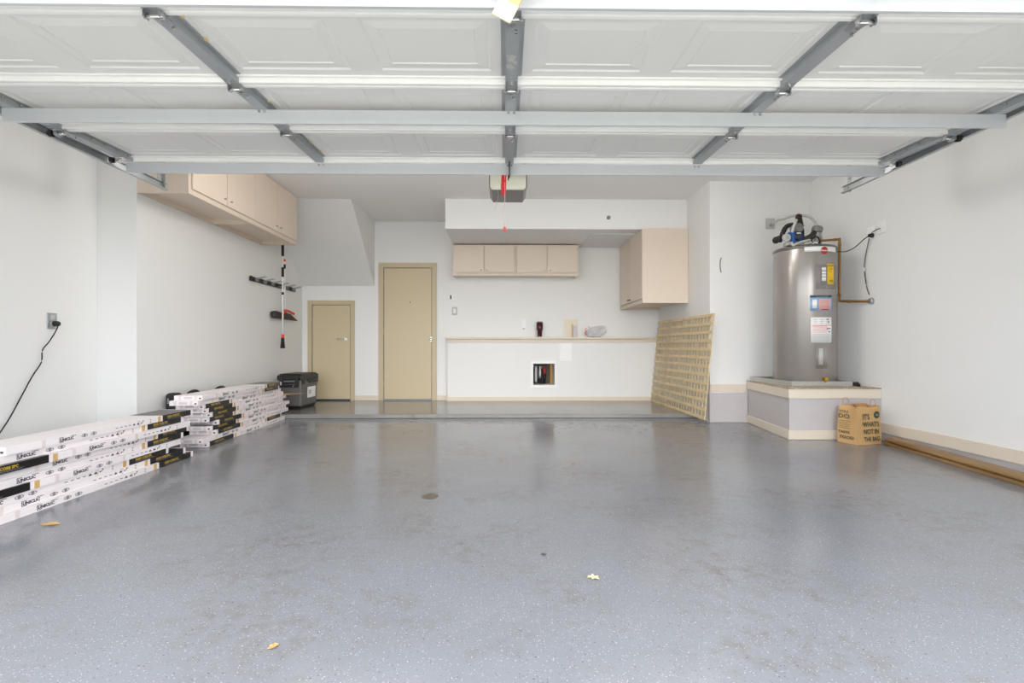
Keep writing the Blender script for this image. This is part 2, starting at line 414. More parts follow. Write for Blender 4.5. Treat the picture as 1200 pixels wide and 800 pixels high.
# ------------------------------------------------------------------ doors in the back wall
def door(name, label, x0, x1, z1, fw, hinge):
    d = thing(name, label, 'door', ((x0 + x1) / 2, YB, .05), 0, kind='structure')
    h = (x1 - x0) / 2; H = z1 - .05
    fr = MB().box(-h, -h + fw, -.022, -.0005, 0, H).box(h - fw, h, -.022, -.0005, 0, H).box(-h + fw, h - fw, -.022, -.0005, H - fw, H)
    fr.obj('casing', M['casing'], d, .004)
    MB().box(-h + fw, -h + fw + .007, -.012, -.0005, .0, H - fw).box(h - fw - .007, h - fw, -.012, -.0005, 0, H - fw).box(-h + fw + .007, h - fw - .007, -.012, -.0005, H - fw - .007, H - fw).obj('dark_gap', M['darkmetal'], d)
    sl = MB().box(-h + fw + .007, h - fw - .007, -.010, -.0005, .028, H - fw - .007).obj('slab', M['door'], d, .002)
    MB().box(-h + fw, h - fw, -.03, -.0005, 0.0, .022).obj('threshold', M['greyplastic'] if name == 'door_2' else M['darkmetal'], d)
    for z in (.25, H * .5, H - .3):
        hx = -h + fw if hinge < 0 else h - fw
        MB().cyl((hx, -.024, z - .04), (hx, -.024, z + .04), .006, n=8).obj('hinge', M['casing'], d)
    return d, h, H, sl
d1, h, H, sl = door('door_1', 'short tan closet door under the stair slope', -3.014, -2.299, 1.578, .065, -1)
lv = MB().cyl((.215, -.010, .937), (.215, -.055, .937), .011, n=12).cyl((.225, -.055, .937), (.105, -.058, .940), .0085, n=10).obj('lever_handle', M['chrome'], sl)
MB().cyl((.215, -.0105, .937), (.215, -.018, .937), .026, n=20).obj('rosette', M['chrome'], sl)
d2, h, H, sl = door('door_2', 'tall tan house door with round knob', -1.935, -1.047, 2.155, .075, -1)
MB().cyl((.362, -.0105, .935), (.362, -.018, .935), .033, n=20).cyl((.362, -.018, .935), (.362, -.05, .935), .013, n=12).ball((.362, -.066, .935), .027, (1, .75, 1)).obj('knob', M['chrome'], sl)
MB().cyl((.035, -.0105, 1.504), (.035, -.016, 1.504), .009, n=12).obj('peephole', M['darkmetal'], sl)

# ------------------------------------------------------------------ cabinets
cb = thing('wall_cabinet', 'long beige four-door cabinet hung high on the left wall', 'cabinet', (XL + .001, 4.28, 2.17))
D, Ln, Hh = .43, 2.19, ZC - 2.17 - .002
MB().box(0, D, 0, Ln, .045, Hh).box(0, .018, 0, Ln, 0, .045).box(D - .018, D, 0, Ln, 0, .045).box(.018, D - .018, 0, .02, 0, .045).box(.018, D - .018, Ln / 2 - .02, Ln / 2 + .02, 0, .045).box(.018, D - .018, Ln - .05, Ln, 0, .045).obj('body', M['cab'], cb)
for k in range(4):
    y0 = .035 + k * (Ln - .05) / 4
    dr = MB().box(D + .001, D + .019, y0, y0 + (Ln - .05) / 4 - .012, .045, Hh - .02).obj('cabinet_door', M['cab'], cb, .004)
    kx = y0 + ((Ln - .05) / 4 - .06 if k % 2 == 0 else .045)
    MB().cyl((D + .019, kx, .10), (D + .032, kx, .10), .006, n=10).ball((D + .036, kx, .10), .009, seg=8).obj('knob', M['galv'], dr)
cb = thing('wall_cabinet', 'small beige four-door cabinet above the half wall ledge', 'cabinet', (-.777, 7.739, 1.93))
Wd, Hh = 1.868, .455
MB().box(0, Wd, -.25, 0, .0, Hh).box(.03, .05, -.24, -.02, -.018, 0).box(Wd - .05, Wd - .03, -.24, -.02, -.018, 0).obj('body', M['cab'], cb, .002)
MB().box(-.006, Wd + .006, -.262, -.2505, Hh - .03, Hh).box(-.006, Wd + .006, -.262, -.2505, -.004, .03).box(Wd / 2 - .012, Wd / 2 + .012, -.262, -.2505, .0301, Hh - .0301).obj('face_frame', M['trim'], cb, .002)
for k in range(4):
    x0 = .02 + (k % 2) * .452 + (k // 2) * (Wd / 2 - .002)
    dr = MB().box(x0, x0 + .442, -.270, -.2625, .045, Hh - .025).obj('cabinet_door', M['cab'], cb, .003)
    kx = x0 + (.40 if k % 2 == 0 else .042)
    MB().cyl((kx, -.270, .075), (kx, -.283, .075), .006, n=10).ball((kx, -.286, .075), .0095, seg=8).obj('knob', M['chrome'], dr)
cb = thing('wall_cabinet', 'deep beige corner cabinet hung under the soffit above the lattice', 'cabinet', (1.773, 6.473, 1.44))
MB().box(.02, .596, .012, 1.264, .03, .958).box(.02, .596, 1.20, 1.264, 0, .03).obj('body', M['cab'], cb)
MB().box(.0, .594, -.0005, .0115, -.003, .955).obj('end_panel', M['cab'], cb, .003)
MB().box(-.0, .03, .012, 1.264, -.003, .045).obj('bottom_rail', M['trim'], cb, .003)
for k in range(2):
    y0 = .018 + k * .622
    dr = MB().box(-.006, .0195, y0, y0 + .612, .055, .95).obj('cabinet_door', M['cab'], cb, .003)
    kx = y0 + (.57 if k == 0 else .04)
    MB().cyl((-.006, kx, .09), (-.022, kx, .09), .006, n=10).ball((-.026, kx, .09), .011, seg=8).obj('knob', M['darkmetal'], dr)

# ------------------------------------------------------------------ garage door
gd = thing('garage_door', 'raised white panelled garage door overhead on tracks', 'garage door', (.03, 1.32, 2.101))
gd.rotation_euler = (math.atan(.030), 0, 0)
HW, PZ, SK = 2.70, .565, .036        # half width, section pitch, skin height above stile face
def section(i):
    m = MB(); bm = m.bm; y0 = i * PZ + .004; y1 = (i + 1) * PZ - .004
    xs = []; cw = (2 * HW) / 8
    for k in range(8):
        c = -HW + cw * (k + .5) + (.012 if k % 2 else -.012) * -1
        xs.append((c - .255, c + .255))
    py0, py1 = y0 + .085, y1 - .085
    def q(pts): 
        v = [bm.verts.new(p) for p in pts]; bm.faces.new(v)
    z = SK
    q([(-HW, y0, z), (HW, y0, z), (HW, py0, z), (-HW, py0, z)]); q([(-HW, py1, z), (HW, py1, z), (HW, y1, z), (-HW, y1, z)])
    px = -HW
    for a, b_ in xs + [(HW, None)]:
        q([(px, py0, z), (a, py0, z), (a, py1, z), (px, py1, z)]); px = b_
    loops = [(0, 0), (.008, .006), (.018, .006), (.060, -.001), (.065, .003)]
    for a, b_ in xs:
        for (s0, h0), (s1, h1) in zip(loops, loops[1:]):
            A = [(a + s0, py0 + s0, z + h0), (b_ - s0, py0 + s0, z + h0), (b_ - s0, py1 - s0, z + h0), (a + s0, py1 - s0, z + h0)]
            B = [(a + s1, py0 + s1, z + h1), (b_ - s1, py0 + s1, z + h1), (b_ - s1, py1 - s1, z + h1), (a + s1, py1 - s1, z + h1)]
            for e in range(4): q([A[e], A[(e + 1) % 4], B[(e + 1) % 4], B[e]])
        s1, h1 = loops[-1]; q([(a + s1, py0 + s1, z + h1), (b_ - s1, py0 + s1, z + h1), (b_ - s1, py1 - s1, z + h1), (a + s1, py1 - s1, z + h1)])
    q([(-HW, y0, z + .016), (HW, y0, z + .016), (HW, y1, z + .016), (-HW, y1, z + .016)])
    bmesh.ops.remove_doubles(bm, verts=bm.verts, dist=1e-5)
    return m
stile_me = MB().box(-.029, .029, .03, PZ - .03, 0, .003).box(-.029, -.026, .03, PZ - .03, .003, SK - .001).box(.026, .029, .03, PZ - .03, .003, SK - .001).box(-.048, -.029, .05, PZ - .05, SK - .003, SK - .0005).box(.029, .048, .05, PZ - .05, SK - .003, SK - .0005).mesh('stile', M['stilem'])
hg = MB().prism([(-.024, -.075), (.024, -.075), (.031, -.01), (.031, .01), (.024, .075), (-.024, .075), (-.031, .01), (-.031, -.01)], -.004, -.0005)
hg.box(-.031, -.028, -.022, .012, -.026, -.004).box(.028, .031, -.022, .012, -.026, -.004)
hinge_me = hg.mesh('hinge', M['galv'])
pin_me = MB().cyl((-.034, -.006, -.019), (.036, -.006, -.019), .009, n=12).mesh('hinge_pin', M['chrome'])
bolt_me = MB().cyl((0, 0, -.012), (0, 0, -.0005), .0065, n=6).mesh('bolt', M['chrome'])
glue_me = MB().ball((0, 0, 0), .011, (.7, 1.3, .5), seg=8).mesh('glue_blob', M['glue'])
SX = [-2.655, -1.33, .0, 1.33, 2.655]
for i in range(4):
    sec = section(i).obj('door_section', M['doorpanel'], gd)
    y0, y1 = i * PZ, (i + 1) * PZ
    for yy in ((y0 + .003, y0 + .030), (y1 - .030, y1 - .003)):
        MB().box(-HW, HW, yy[0], yy[1], .004, SK - .0006).obj('section_lip', M['ridge'], sec, .006)
    MB().box(-HW, HW, y0 + .032, y0 + .05, SK - .010, SK - .0006).box(-HW, HW, y1 - .05, y1 - .032, SK - .010, SK - .0006).obj('lip_step', M['ridge'], sec, .003)
    for x in SX:
        st = link(stile_me, 'stile', sec, (x, y0, 0))
    for x in SX:
        if i > 0:
            for dx, dy in ((0, .045), (0, -.055), (.012, .09)):
                link(bolt_me, 'bolt', sec, (x + dx, y0 + dy, -.002))
    for x in SX[1:2]:
        for k in range(3):
            if random.random() < .85: link(glue_me, 'glue_blob', sec, (x + .05, y0 + .10 + k * .15 + random.uniform(-.03, .03), SK - .002))
    for x in (SX[0], SX[4]):
        for k in range(5): link(bolt_me, 'bolt', sec, (x - math.copysign(.036, x), y0 + .08 + k * .1, .028))
for i in range(1, 4):
    for x in SX:
        hgo = link(hinge_me, 'hinge', gd, (x, i * PZ, 0)); link(pin_me, 'hinge_pin', hgo)
# rollers and their shafts reach into the tracks
for i in (1, 2, 3, 4):
    yy = i * PZ - (.10 if i == 4 else 0)
    for s in (-1, 1):
        zt = 2.162 - (2.101 + .03 * yy)
        xb = SX[4] * s
        br = MB().box(xb - .03, xb + .03, yy - .035, yy + .035, -.006, -.001).box(xb + s * .012, xb + s * .03, yy - .02, yy + .02, -.03, -.006).obj('roller_bracket', M['chrome'] if i == 4 else M['galv'], gd, .002)
        MB().cyl((xb, yy, -.014), (s * 2.705, yy, -.014), .005, n=8).obj('roller_shaft', M['chrome'], br)
        MB().cyl((s * 2.705, yy, -.014), (s * 2.728, yy, -.014), .019, n=16).obj('roller', M['rubber'], br)
# horizontal struts
for yl, nm in ((.405, 0), (1.385, 1), (PZ * 4 - .012, 2)):
    b = MB(); wx = 2.70 if nm < 2 else 2.69
    b.box(-wx, wx, yl, yl + .0022, -.072, 0).box(-wx, wx, yl + .0022, yl + .03, -.0025, 0).box(-wx, wx, yl + .0022, yl + .016, -.072, -.0695).box(-wx, wx, yl + .030, yl + .032, -.055, 0)
    so = b.obj('strut', M['strutm'], gd, .0015)
    for x in SX[1:4]:
        link(bolt_me, 'bolt', so, (x - .012, yl - .004, -.006)); link(bolt_me, 'bolt', so, (x + .018, yl - .004, -.006))
# white patches of old paint on the centre stile
random.seed(3)
pp = MB()
for k in range(13):
    c = Vector((random.uniform(-.018, .016), PZ + .14 + random.choice([.05, .12, .14, .17, .24, .30]) + random.uniform(-.02, .02), -.0006)); n = 9; rr = random.uniform(.006, .018)
    v = [pp.bm.verts.new(c + Vector((max(-.028 - c.x, min(.028 - c.x, rr * random.uniform(.5, 1.3) * math.cos(t * 2 * math.pi / n))), rr * random.uniform(.5, 1.6) * math.sin(t * 2 * math.pi / n), -.0002 * k / 13))) for t in range(n)]
    pp.bm.faces.new(v)
pp.obj('paint_smear', M['lightgrey'], gd)
# top bracket that joins the opener arm
MB().box(-.004, .004, PZ * 4 - .07, PZ * 4 + .03, -.085, .03).obj('operator_bracket', M['darkmetal'], gd)

# tracks
for s, lab in ((-1, 'galvanised door track along the left side with hanger'), (1, 'galvanised door track along the right side with hanger')):
    X = .02 + s * 2.765
    t = thing('door_track', lab, 'track', (X, 1.15, 2.135))
    Lt = 2.955
    MB().box(-.002, .002, 0, Lt, 0, .054).box(min(0, -s * .022), max(0, -s * .022), 0, Lt, 0, .003).box(min(0, -s * .022), max(0, -s * .022), 0, Lt, .051, .054).box(-s * .022 - .0015, -s * .022 + .0015, 0, Lt, .0031, .010).obj('rail', M['galv'], t)
    MB().box(min(s * .003, s * .030), max(s * .003, s * .030), 0, Lt - .2, .020, .023).box(s * .004 - .0015, s * .004 + .0015, 0, Lt - .2, .0231, .052).obj('angle_bar', M['darkmetal'], t)
    hgr = MB()
    for k in range(13):
        hgr.box(-.001 + s * .006, .002 + s * .006, Lt - .075, Lt - .045, .01 + k * .05, .045 + k * .05)
    hgr.box(-.001 + s * .006, .002 + s * .006, Lt - .083, Lt - .075, 0.005, ZC - 2.135 - .001).box(-.001 + s * .006, .002 + s * .006, Lt - .045, Lt - .037, .005, ZC - 2.135 - .001).box(s * .006 - .001, s * .006 + .03, Lt - .037, Lt - .035, .005, ZC - 2.135 - .001)
    hgr.obj('punched_hanger', M['stilem'], t)
    MB().cyl((-s * .001, Lt - .06, .03), (-s * .012, Lt - .06, .03), .008, n=6).obj('bolt', M['chrome'], t)

# hanging tag near the first strut
t = thing('hanging_tag', 'cream wooden tag hanging at the top edge of the view', 'tag', (.012, 1.62, 1.992))
mtx = Matrix.Translation((0, 0, -.01)) @ Matrix.Rotation(R(28), 4, 'Y')
MB().box(-.033, .033, -.004, .004, -.055, .005, mtx).obj('tag_board', M['cream'], t, .002)
MB().box(-.014, .032, -.003, .006, .005, .16, mtx).obj('tag_stem', M['tan'], t, .002)

# ------------------------------------------------------------------ opener
o_ = thing('garage_opener', 'ceiling-hung grey garage door opener with lit-lens cover', 'opener', (.022, 3.85, 2.072))
def rr(w, h, ch): return [(-w, h), (-w, ch), (-w + ch, 0), (w - ch, 0), (w, ch), (w, h)]
MXZ = Matrix(((1, 0, 0, 0), (0, 0, 1, 0), (0, 1, 0, 0), (0, 0, 0, 1)))
MB().prism([(-.146, .14), (-.146, .035), (-.14, .03), (-.122, 0.0), (.122, 0.0), (.14, .03), (.146, .035), (.146, .14)], .012, .33, MXZ).obj('housing', M['openergrey'], o_, .004)
MB().prism([(-.137, .14), (-.137, .022), (-.12, .004), (.12, .004), (.137, .022), (.137, .14)], -.012, .0115, MXZ).obj('lamp_lens', M['lens'], o_, .006)
for x0 in (-.1465, .1375): MB().box(x0, x0 + .009, -.006, .0116, .02, .14).obj('side_bezel', M['openergrey'], o_, .002)
MB().box(-.146, .146, .013, .33, .1405, .156).obj('top_plate', M['darkmetal'], o_)
MB().box(-.14, -.115, .1, .125, .1565, .716).box(.115, .14, .1, .125, .1565, .716).obj('hanger_strap', M['galv'], o_)
MB().box(-.02, .02, -2.7, .06, .235, .265).box(-.02, .02, .06, .09, .1565, .265).obj('opener_rail', M['galv'], o_)
MB().box(-.004, .004, -.235, -.225, .0, .234).obj('release_arm', M['darkmetal'], o_)
rb = MB(); n = 8
pts = [(x, -.265 + .006 * math.sin(k * 1.3), .10 - k * .031) for k in range(n) for x in (-.043 + (.004 if k > 5 else 0) - .002 * k, -.010 - .001 * k)]
rb.faces(pts, [(2 * k, 2 * k + 1, 2 * k + 3, 2 * k + 2) for k in range(n - 1)], True)
r_ = rb.obj('red_ribbon', M['red'], o_); sf = r_.modifiers.new('t', 'SOLIDIFY'); sf.thickness = .002
MB().tube([(-.024, -.268, .05), (-.024, -.268, -.12), (-.025, -.268, -.345)], .0022, 6).obj('pull_cord', M['string'], o_)
MB().cyl((-.025, -.268, -.372), (-.025, -.268, -.343), .011, .009, n=12).obj('pull_handle', M['orange'], o_, .002)
MB().tube([(-.08, .01, .0), (-.072, .0, -.04), (-.085, -.01, -.10), (-.10, 0, -.145)], .0012, 5).obj('antenna_wire', M['lightgrey'], o_)

# ------------------------------------------------------------------ cartons of flooring
CL, CW, CT = 1.70, .235, .0415
carton_me = MB().box(-CW, 0, 0, CL, 0, CT - .0008).mesh('carton_body', M['carton'])
def band_me(y0, y1): return MB().box(-CW - .0005, .0006, y0, y1, -.0002, CT - .0002).mesh('dark_band', M['band'])
bandA, bandB = band_me(CL - .40, CL - .03), band_me(.03, .45)
gold_me = MB().box(0.0, .0008, 0, .030, .0, CT - .002).mesh('gold_stripe', M['gold'])
pale_me = MB().box(0.0, .0007, 0, .025, .0, CT - .002).mesh('tape_strip', M['tapepink'])
logo_b = MB().box(.0004, .0008, 0, .004, .006, .034).box(.0004, .0008, 0, .030, .031, .034).box(.0004, .0008, 0, .030, .006, .009).box(.0004, .0008, .085, .125, .031, .034).mesh('logo_bracket', M['ink'])
T_core = text_mesh('RIGID CORE SPC', .021, M['goldtext'], 1.0, .0006)
T_sub = text_mesh('PREMIUM FLOORING PLANKS', .011, M['greyink'], 1.25, .0001)
T_uni = text_mesh('UNICLIC', .022, M['ink'], 1.15, .0012)
ov = MB()
for c in (0, .075):
    for k in range(12):
        a0, a1 = R(k * 30), R(k * 30 + 30)
        P = [(.0007, c + .026 * math.cos(a), .019 + .010 * math.sin(a)) for a in (a0, a1)] + [(.0007, c + .020 * math.cos(a), .019 + .0065 * math.sin(a)) for a in (a1, a0)]
        ov.faces(P, [(0, 1, 2, 3)])
    ov.faces([(.0008, c - .012, .019), (.0008, c, .032), (.0008, c + .012, .019), (.0008, c, .006)], [(0, 1, 2, 3)])
oval_me = ov.mesh('oval_mark', M['greyink'])
dm = MB()
for k in range(4): dm.box(.0004, .0008, k * .042, k * .042 + .022, .018, .022)
for k in (4, 5):
    dm.faces([(.0008, k * .042 - .004, .013), (.0008, k * .042 + .026, .013), (.0008, k * .042 + .011, .028)], [(0, 1, 2)])
dm.box(.0004, .0008, .252, .258, .012, .024).box(.0004, .0008, .258, .275, .018, .022).box(.0004, .0008, .270, .282, .026, .034)
dash_me = dm.mesh('handling_icons', M['ink'])
ic = MB().box(.0004, .0008, 0, .014, .008, .012).box(.0004, .0008, .005, .008, .012, .028).box(.0004, .0008, -.002, .016, .028, .031)
icon_me = ic.mesh('handling_icon', M['greyink'])
endlab = MB().box(-.155, -.085, -.0008, 0, .010, .032).mesh('end_label', M['palegrey'])
endtape = MB().box(0, .024, -.0008, 0, .0, CT - .002).mesh('end_tape', M['tapepink'])
enddot = MB().box(-.028, -.012, -.0009, 0, .010, .022).mesh('end_mark', M['ink'])
TR = (R(90), 0, R(90))
def stuff(o):
    o['kind'] = 'stuff'; return o
def carton(x, y, z, rz, rev, label, group):
    t = thing('flooring_carton', label, 'carton', (x, y, z), rz, group)
    link(carton_me, 'carton_body', t)
    if not rev:
        bd = link(bandA, 'dark_band', t); by = CL - .34; g = CL - .455; ly = CL - 1.36; oy = CL - 1.17; dy = CL - .90; iy = CL - .55
    else:
        bd = link(bandB, 'dark_band', t); by = .12; g = .475; ly = .72; oy = .91; dy = 1.18; iy = 1.53
    link(T_core, 'lettering', bd, (.0010, by, .0175), TR); link(T_sub, 'small_lettering', bd, (.0010, by + .0, .006), TR)
    link(gold_me, 'gold_stripe', t, (0, g, 0))
    lb = stuff(link(logo_b, 'logo_bracket', t, (0, ly, 0))); link(T_uni, 'logo_lettering', lb, (.001, .006, .0115), TR)
    stuff(link(oval_me, 'oval_mark', t, (0, oy, 0))); stuff(link(dash_me, 'handling_icons', t, (0, dy, 0))); link(icon_me, 'handling_icon', t, (0, iy, 0))
    for yy in ((.22, 1.02) if not rev else (.60, 1.10)): link(pale_me, 'tape_strip', t, (0, yy, 0))
    link(endlab, 'end_label', t); link(endtape, 'end_tape', t, (-.20, 0, 0)); link(endtape, 'end_tape', t, (-.068, 0, 0)); link(enddot, 'end_mark', t)
    return t
ordn = ['bottom', 'second', 'third', 'fourth', 'fifth', 'sixth', 'seventh', 'eighth', 'ninth', 'tenth', 'top']
# near stack: far-end positions (top of stack shows the spread in the photograph)
s1 = [(4.07, -2.485, 0), (4.00, -2.50, 0), (3.80, -2.50, 0), (3.93, -2.492, 1), (3.98, -2.505, 0), (4.06, -2.515, 0), (4.02, -2.475, 1), (3.98, -2.505, 0), (4.08, -2.495, 0)]
for k, (yf, x, rev) in enumerate(s1):
    nm = 'top' if k == len(s1) - 1 else (ordn[k] + (' carton from the floor' if k else ''))
    lab = f"white flooring carton, {('the topmost' if nm=='top' else 'the lowest' if k==0 else ordn[k]+' from floor')} of near left stack, black band at {'near' if rev else 'far'} end"
    sc_ = .9 if k in (5, 8) else 1.0
    carton(x, yf - CL * sc_, k * CT, R(.6), rev, lab, 'flooring cartons in the near left stack').scale = (1, sc_, 1)
s2 = [(4.43, -2.595, 1), (4.36, -2.60, 0), (4.58, -2.605, 1), (4.53, -2.625, 1), (4.62, -2.615, 1), (4.48, -2.625, 1), (4.52, -2.62, 1), (4.47, -2.625, 1), (4.42, -2.625, 1), (4.32, -2.615, 0), (4.36, -2.60, 0)]
for k, (yn, x, rev) in enumerate(s2):
    lab = f"white flooring carton, {('the topmost' if k==10 else 'the lowest' if k==0 else ordn[k]+' from floor')} of far left stack, black band at {'near' if rev else 'far'} end"
    carton(x, yn, k * CT, R(2.6 + (k % 3 - 1) * .25), rev, lab, 'flooring cartons in the far left stack')

# cardboard flap sticking out between the far stack and the cooler
fl = MB().prism([(-2.88, 6.08), (-2.70, 6.08), (-2.50, 6.36), (-2.86, 6.30)], CT * 7 - .0007, CT * 7 - .0001).obj('cardboard_flap', M['cardboard'])
tag(fl, 'tan cardboard flap poking out between far cartons and cooler', 'cardboard')

# black bag behind the far stack
bg_ = thing('black_bag', 'long black fabric bag lying between the far cartons and wall', 'bag', (-3.015, 4.58, 0))
MB().box(-.055, .05, .0, .10, 0, .455).box(-.055, .05, .1001, 1.25, 0, .40).obj('bag_body', M['rubber'], bg_, .025)
MB().box(-.045, .04, .12, 1.2, .4001, .412).obj('top_flap', M['black'], bg_, .008)
for y0 in (.22, .68):
    MB().tube([(.01, y0, .40), (.01, y0 + .05, .438), (.01, y0 + .14, .440), (.01, y0 + .2, .40)], .02, 8).obj('carry_strap', M['black'], bg_)
lg = MB().box(-.03, -.015, -.0025, -.0005, .36, .41).obj('white_logo', M['greyink'], bg_)

# ------------------------------------------------------------------ cooler
c = thing('cooler', 'dark grey hard cooler with black lid and white label on step', 'cooler', (-2.80, 6.856, .051), R(-3)); c.scale = (.8, .76, 1.0)
def taper(w0, d0, w1, d1, z0, z1):
    m = MB(); v = [(sx * w, sy * d, z) for z, w, d in ((z0, w0, d0), (z1, w1, d1)) for sx, sy in ((-1, -1), (1, -1), (1, 1), (-1, 1))]
    return m.faces(v, [(0, 3, 2, 1), (4, 5, 6, 7), (0, 1, 5, 4), (1, 2, 6, 5), (2, 3, 7, 6), (3, 0, 4, 7)])
taper(.185, .31, .20, .335, .035, .385).obj('cooler_body', M['coolergrey'], c, .025)
taper(.165, .285, .183, .31, 0, .05).obj('cooler_base', M['black'], c, .012)
taper(.210, .345, .205, .34, .386, .45).obj('lid', M['black'], c, .014)
taper(.19, .32, .17, .30, .4505, .468).obj('lid_panel', M['black'], c, .008)
for x in (-.13, .13):
    MB().box(x - .03, x + .03, -.36, -.336, .30, .44).obj('latch', M['rubber'], c, .006)
MB().box(-.10, .10, -.352, -.325, .335, .36).box(-.15, .15, -.345, -.325, .29, .325).obj('front_handle', M['black'], c, .006)
for x in (.07, .11): MB().cyl((x, -.3455, .307), (x, -.349, .307), .008, n=12).obj('stud', M['lightgrey'], c)
MB().box(.19, .222, -.05, .30, .335, .36).box(.19, .215, -.10, .33, .365, .384).box(.206, .216, -.33, -.23, .33, .44).obj('side_handle', M['black'], c, .006)
lb = MB().faces([(.1995, -.11, .14), (.1995, .22, .14), (.2055, .22, .285), (.2055, -.11, .285)], [(0, 1, 2, 3)]).obj('white_label', M['white'], c)
sf = lb.modifiers.new('t', 'SOLIDIFY'); sf.thickness = .002; sf.offset = 0
MB().box(.2042, .2052, -.06, .03, .225, .235).box(.2042, .2052, -.06, .05, .205, .212).box(.2036, .2046, -.06, .02, .19, .196).obj('label_print', M['ink'], lb)
for x in (.10, .19):
    pass

# ------------------------------------------------------------------ brooms and rack
rk = thing('tool_rack', 'black wall rack with thin metal arms on left wall', 'rack', (XL + .001, 6.14, 1.70))
MB().box(0, .022, 0, 1.30, -.026, .030).obj('rack_rail', M['black'], rk, .004)
MB().box(.0225, .027, -.02, 0.02, -.03, .034).obj('end_cap', M['darkmetal'], rk)
for k in range(6):
    y = .10 + k * .215
    a = MB().cyl((.022, y, .01), (.13, y + .03, .045), .005, n=8).cyl((.022, y + .05, .01), (.13, y + .08, .045), .005, n=8).obj('hook_arm', M['galv'], rk)
    MB().box(.0225, .040, y - .01, y + .06, -.02, .025).obj('hook_mount', M['greyplastic'], a, .003)
MB().box(.0225, .096, .665, .695, -.012, .012).obj('pole_clip', M['darkmetal'], rk, .002)
MB().box(.0225, .042, .865, .895, -.012, .012).obj('pole_clip', M['darkmetal'], rk, .002)
mp_ = thing('long_pole_tool', 'long white pole with black grips and red collars on left wall', 'pole', (-2.995, 6.82, .852))
MB().cyl((0, 0, .17), (0, .0, 1.44), .011, n=12).obj('pole', M['white'], mp_)
MB().cyl((0, 0, 0), (0, 0, .14), .030, .020, n=14).obj('rubber_foot', M['rubber'], mp_)
MB().cyl((0, 0, .14), (0, 0, .185), .021, .019, n=14).obj('red_collar', M['orange'], mp_)
MB().cyl((0, 0, .72), (0, 0, .755), .016, n=12).obj('clamp_ring', M['black'], mp_)
MB().cyl((0, 0, .96), (0, 0, 1.09), .017, n=12).obj('black_grip', M['rubber'], mp_)
MB().cyl((0, 0, 1.24), (0, 0, 1.44), .018, n=12).obj('black_grip', M['rubber'], mp_)
bm_ = thing('push_broom', 'broom hung head down with black bristles and red bracket', 'broom', (-3.05, 7.02, 1.25))
MB().cyl((0, 0, .11), (0, -.02, .82), .011, n=12).obj('broom_handle', M['white'], bm_)
MB().cyl((0, -.02, .70), (0, -.02, .76), .016, n=12).obj('clamp_ring', M['rubber'], bm_)
MB().cyl((0, -.021, .80), (0, -.022, .83), .017, n=12).obj('red_ring', M['orange'], bm_)
hb = MB().prism([(-.36, .0), (-.36, .085), (-.30, .10), (-.15, .09), (.0, .095), (.16, .085), (.30, .035), (.42, .0)], -.035, .018, Matrix(((0, 0, 1, 0), (1, 0, 0, 0), (0, 1, 0, 0), (0, 0, 0, 1))))
hb.obj('bristle_head', M['black'], bm_, .012)
MB().tube([(.03, -.14, .03), (.03, -.13, .08), (.022, -.03, .115), (.022, .06, .12), (.03, .22, .09)], .017, 8).cyl((0, 0, .09), (0, 0, .14), .022, .015, n=12).obj('red_bracket', M['orange'], bm_)

# ------------------------------------------------------------------ outlets and small wall items
def plate(name, lab, cat, x, y, z, wd, hh, m, axis, group=None):
    t = thing(name, lab, cat, (x, y, z))
    if axis == 'y': MB().box(-wd / 2, wd / 2, -.007, 0, -hh / 2, hh / 2).obj('cover_plate', m, t, .003)
    elif axis == '+x': MB().box(0, .007, -wd / 2, wd / 2, -hh / 2, hh / 2).obj('cover_plate', m, t, .003)
    else: MB().box(-.007, 0, -wd / 2, wd / 2, -hh / 2, hh / 2).obj('cover_plate', m, t, .003)
    return t
t = plate('wall_outlet', 'metal wall outlet with black plug on near left wall', 'outlet', XLN + .001, 3.852, 1.07, .078, .122, M['galv'], '+x')
MB().box(.0075, .010, -.018, .018, .008, .045).box(.0075, .010, -.018, .018, -.045, -.008).obj('socket', M['lightgrey'], t, .002)
pc = thing('extension_cord', 'black plugged-in cord hanging down near left wall', 'cord', (XLN + .012, 3.865, 1.05))
MB().cyl((0, 0, 0), (.035, 0, 0), .024, .018, n=16).obj('plug', M['black'], pc, .004)
ps = [(.033, 0, -.0), (.035, -.03, -.06), (.015, -.06, -.135), (.01, -.11, -.20), (.01, -.12, -.29), (.01, -.195, -.395), (.01, -.29, -.555), (.01, -.35, -.655), (.012, -.41, -.735), (.03, -.50, -.82)]
MB().tube(ps, .0042, 8).obj('cable', M['rubber'], pc)
t = plate('thermostat', 'small white wall control with dark button beside tall door', 'control', -.795, YB - .001, 1.63, .10, .10, M['white'], 'y')
MB().box(-.05, -.028, -.0095, -.0072, -.03, .03).obj('dark_button', M['darkmetal'], t); MB().cyl((.02, -.0072, 0), (.02, -.011, 0), .008, n=10).obj('dial', M['palegrey'], t)
t = plate('light_switch', 'white light switch below the small wall control', 'switch', -.775, YB - .001, 1.42, .08, .12, M['lightgrey'], 'y')
MB().box(-.017, .017, -.011, -.0072, -.033, .033).obj('rocker', M['white'], t, .002)
t = plate('door_bell_unit', 'white upright wall unit left of maroon tumbler', 'wall unit', .283, YB - .001, 1.205, .075, .185, M['white'], 'y')
MB().box(-.025, .025, -.020, -.0072, -.075, .08).obj('front_cover', M['white'], t, .006); MB().box(-.016, .016, -.022, -.0201, -.07, -.045).obj('button', M['lightgrey'], t)
t = plate('access_plate', 'beige recessed cover plate standing above the ledge', 'cover plate', 1.007, YB - .001, 1.155, .205, .275, M['beigepl'], 'y')
MB().box(-.075, .075, -.013, -.0072, -.11, .105).obj('raised_centre', M['beigepl'], t, .003)
